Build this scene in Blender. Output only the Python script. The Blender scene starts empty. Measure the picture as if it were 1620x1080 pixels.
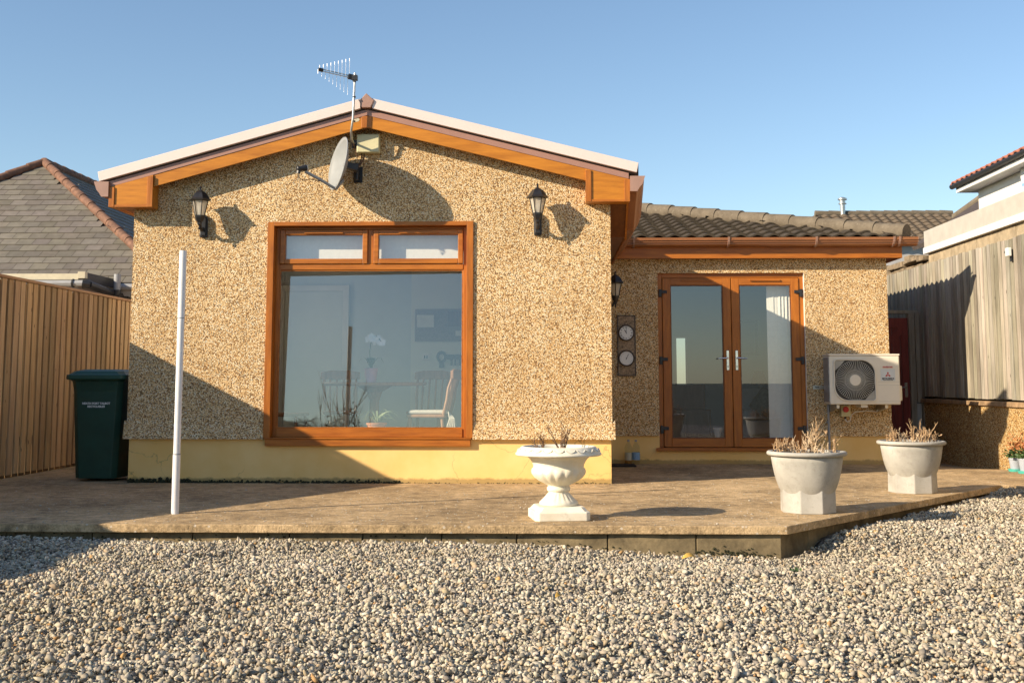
import bpy, bmesh, math, random
import numpy as np
from mathutils import Vector, Matrix, noise as mnoise

# ------------------------------------------------------------------ camera, sky, sun, exposure
C = bpy.context.scene.collection
scn = bpy.context.scene
R = math.radians

FPX, PCX, PCY = 1900.0, 810.0, 386.0          # focal length and principal point of the 1620 px wide photo
VPX, VPY, ROLL = 870.0, 605.0, 0.0035
def camera():
    d = Vector(((VPX-PCX)/FPX, -(VPY-PCY)/FPX, -1.0)).normalized()
    up = Vector((0, 1, 0)); z = (up - d*up.dot(d)).normalized(); x = d.cross(z)
    c, s = math.cos(ROLL), math.sin(ROLL)
    x2 = c*x + s*z; z2 = -s*x + c*z
    m = Matrix((x2, d, z2)).to_4x4()           # rows = world axes seen in the camera = camera axes as columns
    cam = bpy.data.cameras.new('camera'); o = bpy.data.objects.new('camera', cam); C.objects.link(o)
    m.translation = (0, -12.15, 1.0); o.matrix_world = m
    cam.sensor_width = 36; cam.lens = 36*FPX/1620; cam.shift_y = -(540-PCY)/1620
    cam.clip_start = 0.05; cam.clip_end = 3000
    scn.camera = o
camera()

SUN = Vector((-1.785, -1.0, 0.903)).normalized()     # towards the sun
elev = math.asin(SUN.z); azim = math.atan2(SUN.x, SUN.y)
w = bpy.data.worlds.new('World'); scn.world = w; w.use_nodes = True
nt = w.node_tree; bg = nt.nodes['Background']
sky = nt.nodes.new('ShaderNodeTexSky'); sky.sky_type = 'NISHITA'; sky.sun_disc = False
sky.sun_elevation = elev; sky.sun_rotation = azim % (2*math.pi)
sky.altitude = 0; sky.air_density = 1.0; sky.dust_density = 0.25; sky.ozone_density = 1.6
tn = nt.nodes.new('ShaderNodeMix'); tn.data_type = 'RGBA'; tn.blend_type = 'MULTIPLY'; tn.inputs[0].default_value = 1
tn.inputs[7].default_value = (.93, .97, 1.0, 1)          # a touch clearer and bluer air
nt.links.new(sky.outputs[0], tn.inputs[6]); nt.links.new(tn.outputs[2], bg.inputs[0]); bg.inputs[1].default_value = 0.096
sl = bpy.data.lights.new('sun', 'SUN'); sl.energy = 4.6; sl.angle = R(0.5); sl.color = (1.0, 0.825, 0.61)
so = bpy.data.objects.new('sun', sl); C.objects.link(so)
so.rotation_euler = (-SUN).to_track_quat('-Z', 'Y').to_euler(); so.location = (-10, -10, 12)
vs = scn.view_settings
scn.display_settings.display_device = 'sRGB'
vs.view_transform = 'Standard'; vs.look = 'None'; vs.exposure = 0.82; vs.gamma = 1
vs.use_curve_mapping = False
scn.cycles.use_denoising = True
scn.cycles.max_bounces = 8; scn.cycles.transparent_max_bounces = 12
scn.cycles.caustics_reflective = False; scn.cycles.caustics_refractive = False

rnd = random.Random(7)

# ------------------------------------------------------------------ materials
def lin(r, g, b):
    f = lambda c: ((c/255+0.055)/1.055)**2.4 if c > 10 else c/255/12.92
    return (f(r), f(g), f(b))
class NT:
    def __init__(s, name):
        s.m = bpy.data.materials.new(name); s.m.use_nodes = True
        s.n = s.m.node_tree.nodes; s.l = s.m.node_tree.links
        s.b = s.n['Principled BSDF']; s.out = s.n['Material Output']
        s._co = {}
    def co(s, scale=(1, 1, 1), kind='Object'):
        k = (tuple(scale), kind)
        if k not in s._co:
            t = s.n.new('ShaderNodeTexCoord'); mp = s.n.new('ShaderNodeMapping'); mp.inputs['Scale'].default_value = scale
            s.l.new(t.outputs[kind], mp.inputs['Vector']); s._co[k] = mp.outputs[0]
        return s._co[k]
    def noise(s, scale, detail=4, rough=.6, stretch=(1, 1, 1)):
        t = s.n.new('ShaderNodeTexNoise'); t.inputs['Scale'].default_value = scale
        t.inputs['Detail'].default_value = detail; t.inputs['Roughness'].default_value = rough
        s.l.new(s.co(stretch), t.inputs['Vector']); return t.outputs['Fac']
    def voro(s, scale, feature='F1', stretch=(1, 1, 1)):
        t = s.n.new('ShaderNodeTexVoronoi'); t.feature = feature; t.inputs['Scale'].default_value = scale
        s.l.new(s.co(stretch), t.inputs['Vector']); return t
    def ramp(s, fac, stops, const=False):
        r = s.n.new('ShaderNodeValToRGB'); e = r.color_ramp.elements
        if const: r.color_ramp.interpolation = 'CONSTANT'
        while len(e) < len(stops): e.new(0.5)
        for el, (p, c) in zip(e, stops):
            el.position = p; el.color = (*c, 1) if len(c) == 3 else c
        s.l.new(fac, r.inputs[0]); return r.outputs[0]
    def mix(s, a, b, fac, mode='MIX'):
        m = s.n.new('ShaderNodeMix'); m.data_type = 'RGBA'; m.blend_type = mode
        for i, v in ((6, a), (7, b), (0, fac)):
            if isinstance(v, (int, float)): m.inputs[i].default_value = v
            elif isinstance(v, tuple): m.inputs[i].default_value = (*v, 1)
            else: s.l.new(v, m.inputs[i])
        return m.outputs[2]
    def math(s, op, a, b=0.0):
        m = s.n.new('ShaderNodeMath'); m.operation = op
        for i, v in ((0, a), (1, b)):
            if isinstance(v, (int, float)): m.inputs[i].default_value = v
            else: s.l.new(v, m.inputs[i])
        return m.outputs[0]
    def bump(s, h, strength=.5, dist=.01, prev=None):
        b = s.n.new('ShaderNodeBump'); b.inputs['Strength'].default_value = strength; b.inputs['Distance'].default_value = dist
        s.l.new(h, b.inputs['Height'])
        if prev is not None: s.l.new(prev, b.inputs['Normal'])
        return b.outputs[0]
    def set(s, color=None, rough=None, normal=None, metal=None, spec=None):
        for k, v in (('Base Color', color), ('Roughness', rough), ('Normal', normal), ('Metallic', metal), ('Specular IOR Level', spec)):
            if v is None: continue
            if isinstance(v, (int, float)): s.b.inputs[k].default_value = v
            elif isinstance(v, tuple): s.b.inputs[k].default_value = (*v, 1)
            else: s.l.new(v, s.b.inputs[k])
        return s.m
    def attr(s, name):
        a = s.n.new('ShaderNodeAttribute'); a.attribute_name = name; return a.outputs['Color']

def plain(name, col, rough=.5, var=.12, scale=6, bump=0., bscale=40, metal=0., spec=.5, stretch=(1, 1, 1)):
    t = NT(name)
    a = tuple(c*(1-var) for c in col); b = tuple(min(1, c*(1+var)) for c in col)
    c = t.ramp(t.noise(scale, 5, .65, stretch), [(.3, a), (.7, b)])
    nrm = t.bump(t.noise(bscale, 4, .6, stretch), bump, .004) if bump else None
    rg = t.math('ADD', t.math('MULTIPLY', t.noise(scale*2.3), .2), rough-.1)
    return t.set(c, rg, nrm, metal, spec)

def pebbledash(name, tint=(1, 1, 1), scale=98):
    t = NT(name)
    v = t.voro(scale); v2 = t.voro(scale*1.9)
    sep = t.n.new('ShaderNodeSeparateColor'); t.l.new(v.outputs['Color'], sep.inputs[0])
    f = lambda r, g, b: (r*tint[0], g*tint[1], b*tint[2])
    chip = t.ramp(sep.outputs[0], [(0, f(.42, .23, .09)), (.13, f(.70, .46, .215)), (.34, f(.84, .60, .31)), (.58, f(.89, .71, .43)), (.80, f(.91, .83, .62)), (.94, f(.58, .35, .14))], True)
    blot = t.ramp(t.math('ADD', t.math('MULTIPLY', t.noise(1.3, 5), .55), t.math('MULTIPLY', t.noise(5, 5, .7, (1, 1, .12)), .45)), [(.36, (.80, .77, .72)), (.62, (1, 1, 1))])
    chip = t.mix(chip, blot, 1.0, 'MULTIPLY')
    gap = t.ramp(v.outputs['Distance'], [(.54, (0, 0, 0)), (.74, (1, 1, 1))])
    col = t.mix(chip, f(.20, .12, .055), gap)
    h = t.math('SUBTRACT', 1.0, t.math('POWER', v.outputs['Distance'], 2.0))
    h2 = t.math('ADD', h, t.math('MULTIPLY', sep.outputs[1], .5))
    h2 = t.math('SUBTRACT', h2, t.math('MULTIPLY', v2.outputs['Distance'], .35))
    return t.set(col, .75, t.bump(h2, .8, .0056), 0., .3)

def woodgrain(name, dark, light, rough=.38, stretch=(1, 1, 1), spec=.4, bump=.06):
    t = NT(name)
    n1 = t.noise(26, 6, .62, stretch); n2 = t.noise(4, 3, .5, stretch)
    f = t.math('ADD', t.math('MULTIPLY', n1, .65), t.math('MULTIPLY', n2, .35))
    c = t.ramp(f, [(.34, dark), (.66, light)])
    return t.set(c, rough, t.bump(n1, bump, .003), 0., spec)

M = {}
M['render'] = pebbledash('pebbledash_render')
M['render_old'] = pebbledash('old_pebbledash', (.72, .68, .56), 70)
def plinth_mat():
    t = NT('yellow_masonry_paint')
    base = t.ramp(t.noise(2.2, 5, .6), [(.3, lin(238, 194, 116)), (.7, lin(246, 209, 140))])
    v = t.n.new('ShaderNodeTexVoronoi'); v.feature = 'DISTANCE_TO_EDGE'; v.inputs['Scale'].default_value = 1.7
    wob = t.n.new('ShaderNodeTexNoise'); wob.inputs['Scale'].default_value = 5; wob.inputs['Detail'].default_value = 4
    t.l.new(t.co(), wob.inputs['Vector'])
    va = t.n.new('ShaderNodeVectorMath'); va.operation = 'MULTIPLY_ADD'; va.inputs[1].default_value = (.22, .22, .22)
    t.l.new(wob.outputs['Color'], va.inputs[0]); t.l.new(t.co(), va.inputs[2]); t.l.new(va.outputs[0], v.inputs['Vector'])
    crack = t.ramp(v.outputs['Distance'], [(.0, (1, 1, 1)), (.005, (0, 0, 0))])
    few = t.ramp(t.noise(.9, 2), [(.48, (0, 0, 0)), (.54, (.75, .75, .75))])
    col = t.mix(base, (.30, .23, .10), t.mix(crack, few, 1.0, 'MULTIPLY'))
    sp = t.n.new('ShaderNodeSeparateXYZ'); t.l.new(t.co(), sp.inputs[0])
    edge = t.math('ADD', sp.outputs[2], t.math('MULTIPLY', t.noise(11, 6, .75), -.075))
    dirt = t.ramp(edge, [(0, (1, 1, 1)), (.02, (0, 0, 0))])
    col = t.mix(col, (.10, .085, .04), t.mix(dirt, (.55, .55, .55), 1.0, 'MULTIPLY'))
    return t.set(col, .7, t.bump(t.noise(60, 4), .15, .004), 0., .3)
M['plinth'] = plinth_mat()
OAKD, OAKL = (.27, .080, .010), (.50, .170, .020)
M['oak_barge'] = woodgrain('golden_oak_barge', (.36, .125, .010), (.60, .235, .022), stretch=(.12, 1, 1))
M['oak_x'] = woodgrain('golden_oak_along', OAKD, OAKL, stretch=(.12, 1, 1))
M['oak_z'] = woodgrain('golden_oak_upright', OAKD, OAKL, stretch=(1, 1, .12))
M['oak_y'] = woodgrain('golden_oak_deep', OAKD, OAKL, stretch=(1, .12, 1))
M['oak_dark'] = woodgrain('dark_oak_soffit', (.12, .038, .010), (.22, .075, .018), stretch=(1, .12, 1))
M['verge'] = plain('cream_verge_plastic', (.74, .63, .585), .45, .03, 3)
M['verge_strip'] = plain('mauve_plastic', lin(160, 122, 108), .45, .05, 5)
M['gutter'] = plain('brown_gutter_plastic', (.32, .135, .060), .33, .08, 5)
M['gutter_end'] = plain('faded_brown_plastic', (.36, .22, .17), .4, .08, 8)
M['black_metal'] = plain('black_painted_metal', (.018, .018, .02), .38, .3, 20, .1)
M['black_plastic'] = plain('black_plastic', (.02, .021, .024), .45, .2, 15)
M['grey_plastic'] = plain('grey_plastic', (.30, .31, .32), .45, .1, 10)
M['dish'] = plain('grey_dish_metal', (.27, .29, .30), .5, .07, 7)
M['steel'] = plain('galvanised_steel', (.50, .50, .47), .32, .18, 24, metal=.85)
M['alu'] = plain('bright_aluminium', (.80, .81, .82), .35, .05, 10, metal=.4)
M['jbox'] = plain('cream_box_plastic', lin(206, 200, 160), .5, .06, 6)
M['white_plastic'] = plain('white_plastic', (.74, .73, .70), .4, .04, 6)
M['post_paint'] = plain('white_post_paint', (.74, .74, .74), .4, .08, 8, .08, 30)
M['bin'] = plain('green_bin_plastic', (.010, .050, .034), .45, .18, 5, .12, 120)
M['bin_lid'] = plain('green_lid_plastic', (.013, .064, .045), .4, .15, 5, .08, 80)
M['tyre'] = plain('black_rubber', (.02, .02, .02), .7)
M['letters'] = plain('white_letter_print', (.72, .74, .74), .5, .06, 30)
M['red'] = plain('red_print', (.50, .018, .022), .45, .1, 20)
M['ink'] = plain('black_print', (.03, .03, .035), .5)
M['ac'] = plain('cream_enamel', lin(222, 216, 200), .38, .04, 4, .03, 60)
M['ac_fin'] = plain('grey_fin_metal', (.30, .31, .33), .4, .1, 20, metal=.3)
M['ac_dark'] = plain('painted_fan_shade', (.035, .034, .030), .6)  # shade of the fan opening put into the colour
M['ac_wire'] = plain('grey_grille_wire', (.56, .55, .48), .4)
M['ac_web'] = plain('grey_corner_panel', (.34, .335, .30), .45)
M['ac_blade'] = plain('dark_fan_blade', (.06, .06, .055), .5)
M['label_silver'] = plain('silver_sticker', (.58, .62, .62), .35, .04)
def urn_mat():
    t = NT('cream_cast_stone')
    c = t.ramp(t.noise(5, 5, .6), [(.3, lin(222, 214, 190)), (.7, lin(240, 235, 220))])
    c = t.mix(c, (.34, .27, .15), t.ramp(t.noise(14, 6, .7), [(.58, (0, 0, 0)), (.78, (.45, .45, .45))]))
    return t.set(c, .62, t.bump(t.noise(70, 5), .14, .004), 0., .35)
M['urn'] = urn_mat()
def planter_mat():
    t = NT('weathered_cast_concrete')
    c = t.ramp(t.noise(3, 6, .65), [(.28, (.29, .28, .25)), (.5, (.41, .40, .36)), (.75, (.52, .51, .47))])
    c = t.mix(c, (.24, .23, .19), t.ramp(t.noise(30, 5, .7), [(.55, (0, 0, 0)), (.75, (.6, .6, .6))]))
    return t.set(c, .8, t.bump(t.noise(90, 5, .7), .3, .004), 0., .25)
M['planter'] = planter_mat()
M['soil'] = plain('dry_soil', (.10, .075, .05), .95, .4, 25, .8, 60)
M['twig'] = plain('dry_tan_stem', (.46, .31, .17), .8, .3, 30)
M['twig_pale'] = plain('pale_dry_stem', (.55, .42, .27), .8, .25, 30)
M['twig_dark'] = plain('brown_stem', (.16, .09, .05), .8, .3, 30)
M['leaf_dry'] = plain('yellow_dead_leaf', (.55, .34, .07), .7, .25, 30)
M['leaf_orange'] = plain('orange_flower', (.38, .15, .05), .7, .3, 30)
M['leaf'] = plain('green_leaf', (.055, .10, .03), .5, .35, 20)
M['leaf_dark'] = plain('dark_leaf', (.022, .040, .018), .5, .35, 20)
M['leaf_pale'] = plain('pale_striped_leaf', (.32, .38, .20), .5, .25, 20)
M['moss'] = plain('dark_moss', (.030, .032, .012), .95, .5, 40, .8, 60)
M['terracotta'] = plain('terracotta', (.48, .20, .10), .8, .15, 12)
def fence_mat(name, d, l, knots=True):
    t = NT(name)
    n = t.noise(34, 6, .65, (1, 1, .07)); n2 = t.noise(1.6, 3, .5, (1, 1, .5))
    c = t.ramp(t.math('ADD', t.math('MULTIPLY', n, .6), t.math('MULTIPLY', n2, .4)), [(.35, d), (.65, l)])
    v = t.voro(3.4, 'F1', (1, 2.4, .9))
    kn = t.ramp(v.outputs['Distance'], [(.035, (1, 1, 1)), (.09, (0, 0, 0))])
    c = t.mix(c, tuple(x*.22 for x in d), kn)
    c = t.mix(c, t.attr('tint'), 1.0, 'MULTIPLY')
    return t.set(c, .8, t.bump(n, .35, .004), 0., .2)
M['fence_new'] = fence_mat('orange_fence_board', (.40, .245, .125), (.64, .425, .23))
M['fence_cap'] = woodgrain('fence_cap_rail', (.36, .19, .085), (.55, .31, .15), .7, (1, .1, 1))
M['fence_old'] = fence_mat('silvered_fence_board', (.19, .172, .135), (.47, .435, .365))
M['red_door'] = woodgrain('red_stained_boards', (.15, .018, .011), (.26, .040, .026), .55, (1, 1, .1))
M['post_old'] = woodgrain('weathered_post', (.22, .18, .13), (.40, .34, .26), .8, (1, 1, .1), .2, .3)
M['coping'] = plain('mossy_coping', (.30, .20, .11), .9, .4, 9, .5, 40)
M['block'] = plain('concrete_block', (.36, .29, .19), .9, .28, 7, .6, 45)
M['edge_block'] = plain('mossy_edge_block', (.20, .155, .085), .95, .5, 6, .7, 40)
M['rubble'] = plain('mossy_rubble', (.22, .17, .11), .95, .5, 9, .9, 25)
M['slate'] = None
def slate_mat(name, col):
    t = NT(name)
    c = t.mix(t.attr('tint'), col, 1.0, 'MULTIPLY')
    c = t.mix(c, t.ramp(t.noise(9, 5), [(.3, (.82, .82, .82)), (.7, (1.1, 1.1, 1.1))]), 1.0, 'MULTIPLY')
    return t.set(c, .7, t.bump(t.noise(50, 4), .2, .004), 0., .3)
M['slate'] = slate_mat('grey_fibre_slate', (.185, .166, .138))
M['ridge_clay'] = plain('clay_ridge_tile', (.17, .088, .055), .85, .5, 9, .4, 40)
def tile_mat(name, a, b, lich):
    t = NT(name)
    c = t.ramp(t.noise(5, 6, .7), [(.3, a), (.7, b)])
    c = t.mix(c, lich, t.ramp(t.noise(22, 5, .75), [(.56, (0, 0, 0)), (.72, (.7, .7, .7))]))
    return t.set(c, .9, t.bump(t.noise(60, 5), .35, .006), 0., .2)
M['tile'] = tile_mat('mossy_concrete_tile', (.042, .034, .025), (.092, .074, .053), (.15, .13, .09))
M['tile_far'] = tile_mat('brown_concrete_tile', (.11, .083, .058), (.19, .15, .105), (.25, .215, .145))
M['tile_red'] = tile_mat('red_clay_tile', (.34, .12, .08), (.50, .20, .13), (.45, .28, .2))
M['ridge_conc'] = tile_mat('concrete_ridge', (.11, .09, .065), (.20, .168, .125), (.27, .24, .18))
M['roof_main'] = plain('dark_roof_tile', (.07, .055, .05), .85, .3, 8, .4, 30)
M['wall_white'] = plain('white_masonry', (.76, .74, .69), .7, .05, 4, .1, 40)
M['fascia_white'] = plain('white_fascia', (.76, .75, .73), .45, .03, 3)
M['felt_grey'] = plain('grey_roof_edge', (.44, .42, .37), .8, .1, 5, .2, 50)
M['wall_grey'] = plain('pale_grey_panel', (.42, .42, .42), .7, .08, 4)
M['slab_sand'] = plain('sandstone', (.50, .35, .19), .85, .18, 5, .3, 40)
M['mat_black'] = plain('black_rubber_mat', (.012, .012, .012), .9, .3, 60, .5, 120)
M['chrome'] = plain('chrome', (.80, .80, .80), .18, .03, 10, metal=.95)
M['blue_bucket'] = plain('grey_blue_plastic', (.36, .40, .46), .4)
M['turquoise'] = plain('turquoise_plastic', (.08, .45, .38), .4)
M['label_blue'] = plain('blue_label', (.22, .38, .58), .5)
M['label_cream'] = plain('cream_label', (.55, .50, .36), .5)
M['label_amber'] = plain('amber_label', (.36, .17, .03), .5)
M['gold_plaque'] = plain('mottled_plaque', (.30, .22, .14), .6, .7, 45, .6, 70)
M['dial'] = plain('white_dial', (.86, .87, .86), .35, .03)
M['rim'] = plain('bronze_rim', (.05, .035, .028), .4, .3)
# interior
M['wall_in'] = plain('pale_interior_paint', (.70, .72, .67), .8, .03, 3)
M['wall_cool'] = plain('grey_interior_paint', (.60, .65, .66), .8, .03, 3)
M['floor_in'] = woodgrain('interior_floor', (.10, .06, .035), (.20, .13, .08), .5, (1, .1, 1))
M['pine'] = woodgrain('pine_furniture', (.28, .13, .06), (.48, .27, .14), .45, (1, 1, .15))
M['pine_dark'] = woodgrain('brown_furniture', (.10, .045, .022), (.18, .085, .045), .5, (1, 1, .15))
M['cushion'] = plain('cream_cloth', (.70, .66, .56), .9, .06, 20, .3, 120)
M['cushion_green'] = plain('olive_cloth', (.15, .145, .08), .9, .5, 9)
M['sofa'] = plain('white_cloth', (.48, .48, .46), .9, .06, 12, .2, 100)
M['blind'] = plain('ivory_blind_fabric', (.86, .84, .76), .8, .05, 20)
M['pot_pink'] = plain('pink_pot', (.62, .36, .46), .4)
M['petal'] = plain('white_petal', (.78, .78, .76), .6, .04, 20)
M['cork'] = plain('cork_board', (.20, .15, .11), .9, .2, 50)
M['paper'] = plain('paper', (.66, .66, .64), .8, .05, 20)
M['post_dark'] = plain('dark_post_paint', (.035, .028, .022), .6, .3, 10)
def glass_mat(name, refl=.17, tint=(.93, .95, .95), gcol=(.84, .89, 1)):
    t = NT(name); n = t.n
    n.remove(t.b)
    tr = n.new('ShaderNodeBsdfTransparent'); tr.inputs[0].default_value = (*tint, 1)
    gl = n.new('ShaderNodeBsdfGlossy'); gl.inputs['Roughness'].default_value = .006; gl.inputs['Color'].default_value = (*gcol, 1)
    lw = n.new('ShaderNodeLayerWeight'); lw.inputs[0].default_value = .5          # facing term, equal on both faces
    f = t.math('MINIMUM', t.math('ADD', t.math('MULTIPLY', t.math('POWER', lw.outputs['Facing'], 5.0), .85), refl), .95)
    mx = n.new('ShaderNodeMixShader'); t.l.new(f, mx.inputs[0]); t.l.new(tr.outputs[0], mx.inputs[1]); t.l.new(gl.outputs[0], mx.inputs[2])
    t.l.new(mx.outputs[0], t.out.inputs[0]); return t.m
M['glass'] = glass_mat('double_glazing')
M['glass_window'] = glass_mat('large_double_glazing', .18, (.94, .96, .95), (.94, .98, .97))
M['glass_dim'] = glass_mat('dimmed_back_glazing', .02, (.42, .46, .47))  # tint added to dim the daylight seen through the back window
M['glass_clear'] = glass_mat('thin_clear_plastic', .02, (.90, .93, .92))
def lantern_glass():
    t = NT('frosted_lantern_glass'); t.set((.86, .82, .72), .3, None, 0., .5)
    tl = t.n.new('ShaderNodeBsdfTranslucent'); tl.inputs[0].default_value = (.86, .82, .72, 1)
    tr = t.n.new('ShaderNodeBsdfTransparent'); tr.inputs[0].default_value = (.95, .93, .88, 1)
    a = t.n.new('ShaderNodeMixShader'); a.inputs[0].default_value = .5; b = t.n.new('ShaderNodeMixShader'); b.inputs[0].default_value = .22
    t.l.new(t.b.outputs[0], a.inputs[1]); t.l.new(tl.outputs[0], a.inputs[2]); t.l.new(a.outputs[0], b.inputs[1]); t.l.new(tr.outputs[0], b.inputs[2])
    t.l.new(b.outputs[0], t.out.inputs[0]); return t.m
M['lantern'] = lantern_glass()
def diffuser_mat():
    t = NT('diffuser_curtain'); t.set((.85, .85, .82), .9, None, 0., .1)
    tl = t.n.new('ShaderNodeBsdfTranslucent'); tl.inputs[0].default_value = (.85, .85, .82, 1)
    a = t.n.new('ShaderNodeMixShader'); a.inputs[0].default_value = .72
    t.l.new(t.b.outputs[0], a.inputs[1]); t.l.new(tl.outputs[0], a.inputs[2]); t.l.new(a.outputs[0], t.out.inputs[0]); return t.m
M['diffuser'] = diffuser_mat()  # for the added sheet that softens sun entering the kitchen

# ground stuff materials
def patio_mat():
    t = NT('worn_brown_concrete')
    big = t.noise(.8, 6, .65); mid = t.noise(8, 7, .72); fine = t.noise(55, 6, .78)
    f = t.math('ADD', t.math('ADD', t.math('MULTIPLY', big, .32), t.math('MULTIPLY', mid, .34)), t.math('MULTIPLY', fine, .34))
    c = t.ramp(f, [(.38, (.13, .100, .062)), (.48, (.42, .30, .165)), (.59, (.76, .56, .32))])
    v = t.voro(40); sep = t.n.new('ShaderNodeSeparateColor'); t.l.new(v.outputs['Color'], sep.inputs[0])
    spk = t.math('MULTIPLY', t.math('GREATER_THAN', sep.outputs[0], .93), t.math('LESS_THAN', v.outputs['Distance'], .38))
    c = t.mix(c, (.66, .58, .46), t.math('MULTIPLY', spk, .85))
    dk = t.ramp(t.noise(2.2, 7, .78), [(.54, (0, 0, 0)), (.70, (.6, .6, .6))])
    c = t.mix(c, (.10, .078, .048), dk)
    v3 = t.voro(9); bl = t.ramp(t.math('ADD', v3.outputs['Distance'], t.math('MULTIPLY', t.noise(40, 4), .5)), [(.42, (.6, .6, .6)), (.56, (0, 0, 0))])
    c = t.mix(c, (.15, .125, .085), t.mix(bl, t.ramp(t.noise(1.4, 4), [(.45, (0, 0, 0)), (.6, (1, 1, 1))]), 1.0, 'MULTIPLY'))
    return t.set(c, .9, t.bump(t.math('ADD', t.math('MULTIPLY', fine, .6), t.math('MULTIPLY', t.noise(34, 6, .75), 1.5)), .8, .012), 0., .2)
M['patio'] = patio_mat()
def gravel_mat():
    t = NT('limestone_chippings')
    c = t.mix(t.attr('col'), t.ramp(t.noise(60, 4), [(.3, (.80, .80, .80)), (.7, (1.12, 1.12, 1.12))]), 1.0, 'MULTIPLY')
    return t.set(c, .85, None, 0., .25)
M['gravel'] = gravel_mat()
def gravelbed_mat():
    t = NT('gravel_bed')
    v = t.voro(32); sep = t.n.new('ShaderNodeSeparateColor'); t.l.new(v.outputs['Color'], sep.inputs[0])
    c = t.ramp(sep.outputs[0], [(0, (.10, .09, .075)), (.3, (.20, .18, .15)), (.6, (.28, .255, .21)), (.9, (.15, .125, .10))], True)
    h = t.math('SUBTRACT', 1., v.outputs['Distance'])
    return t.set(c, .9, t.bump(h, 1., .02), 0., .2)
M['grit'] = plain('stone_chips', (.46, .42, .34), .9, .35, 40)
M['bed'] = gravelbed_mat()
M['field'] = plain('rough_grass', (.045, .048, .022), .95, .4, .6, .5, 6)

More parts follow.
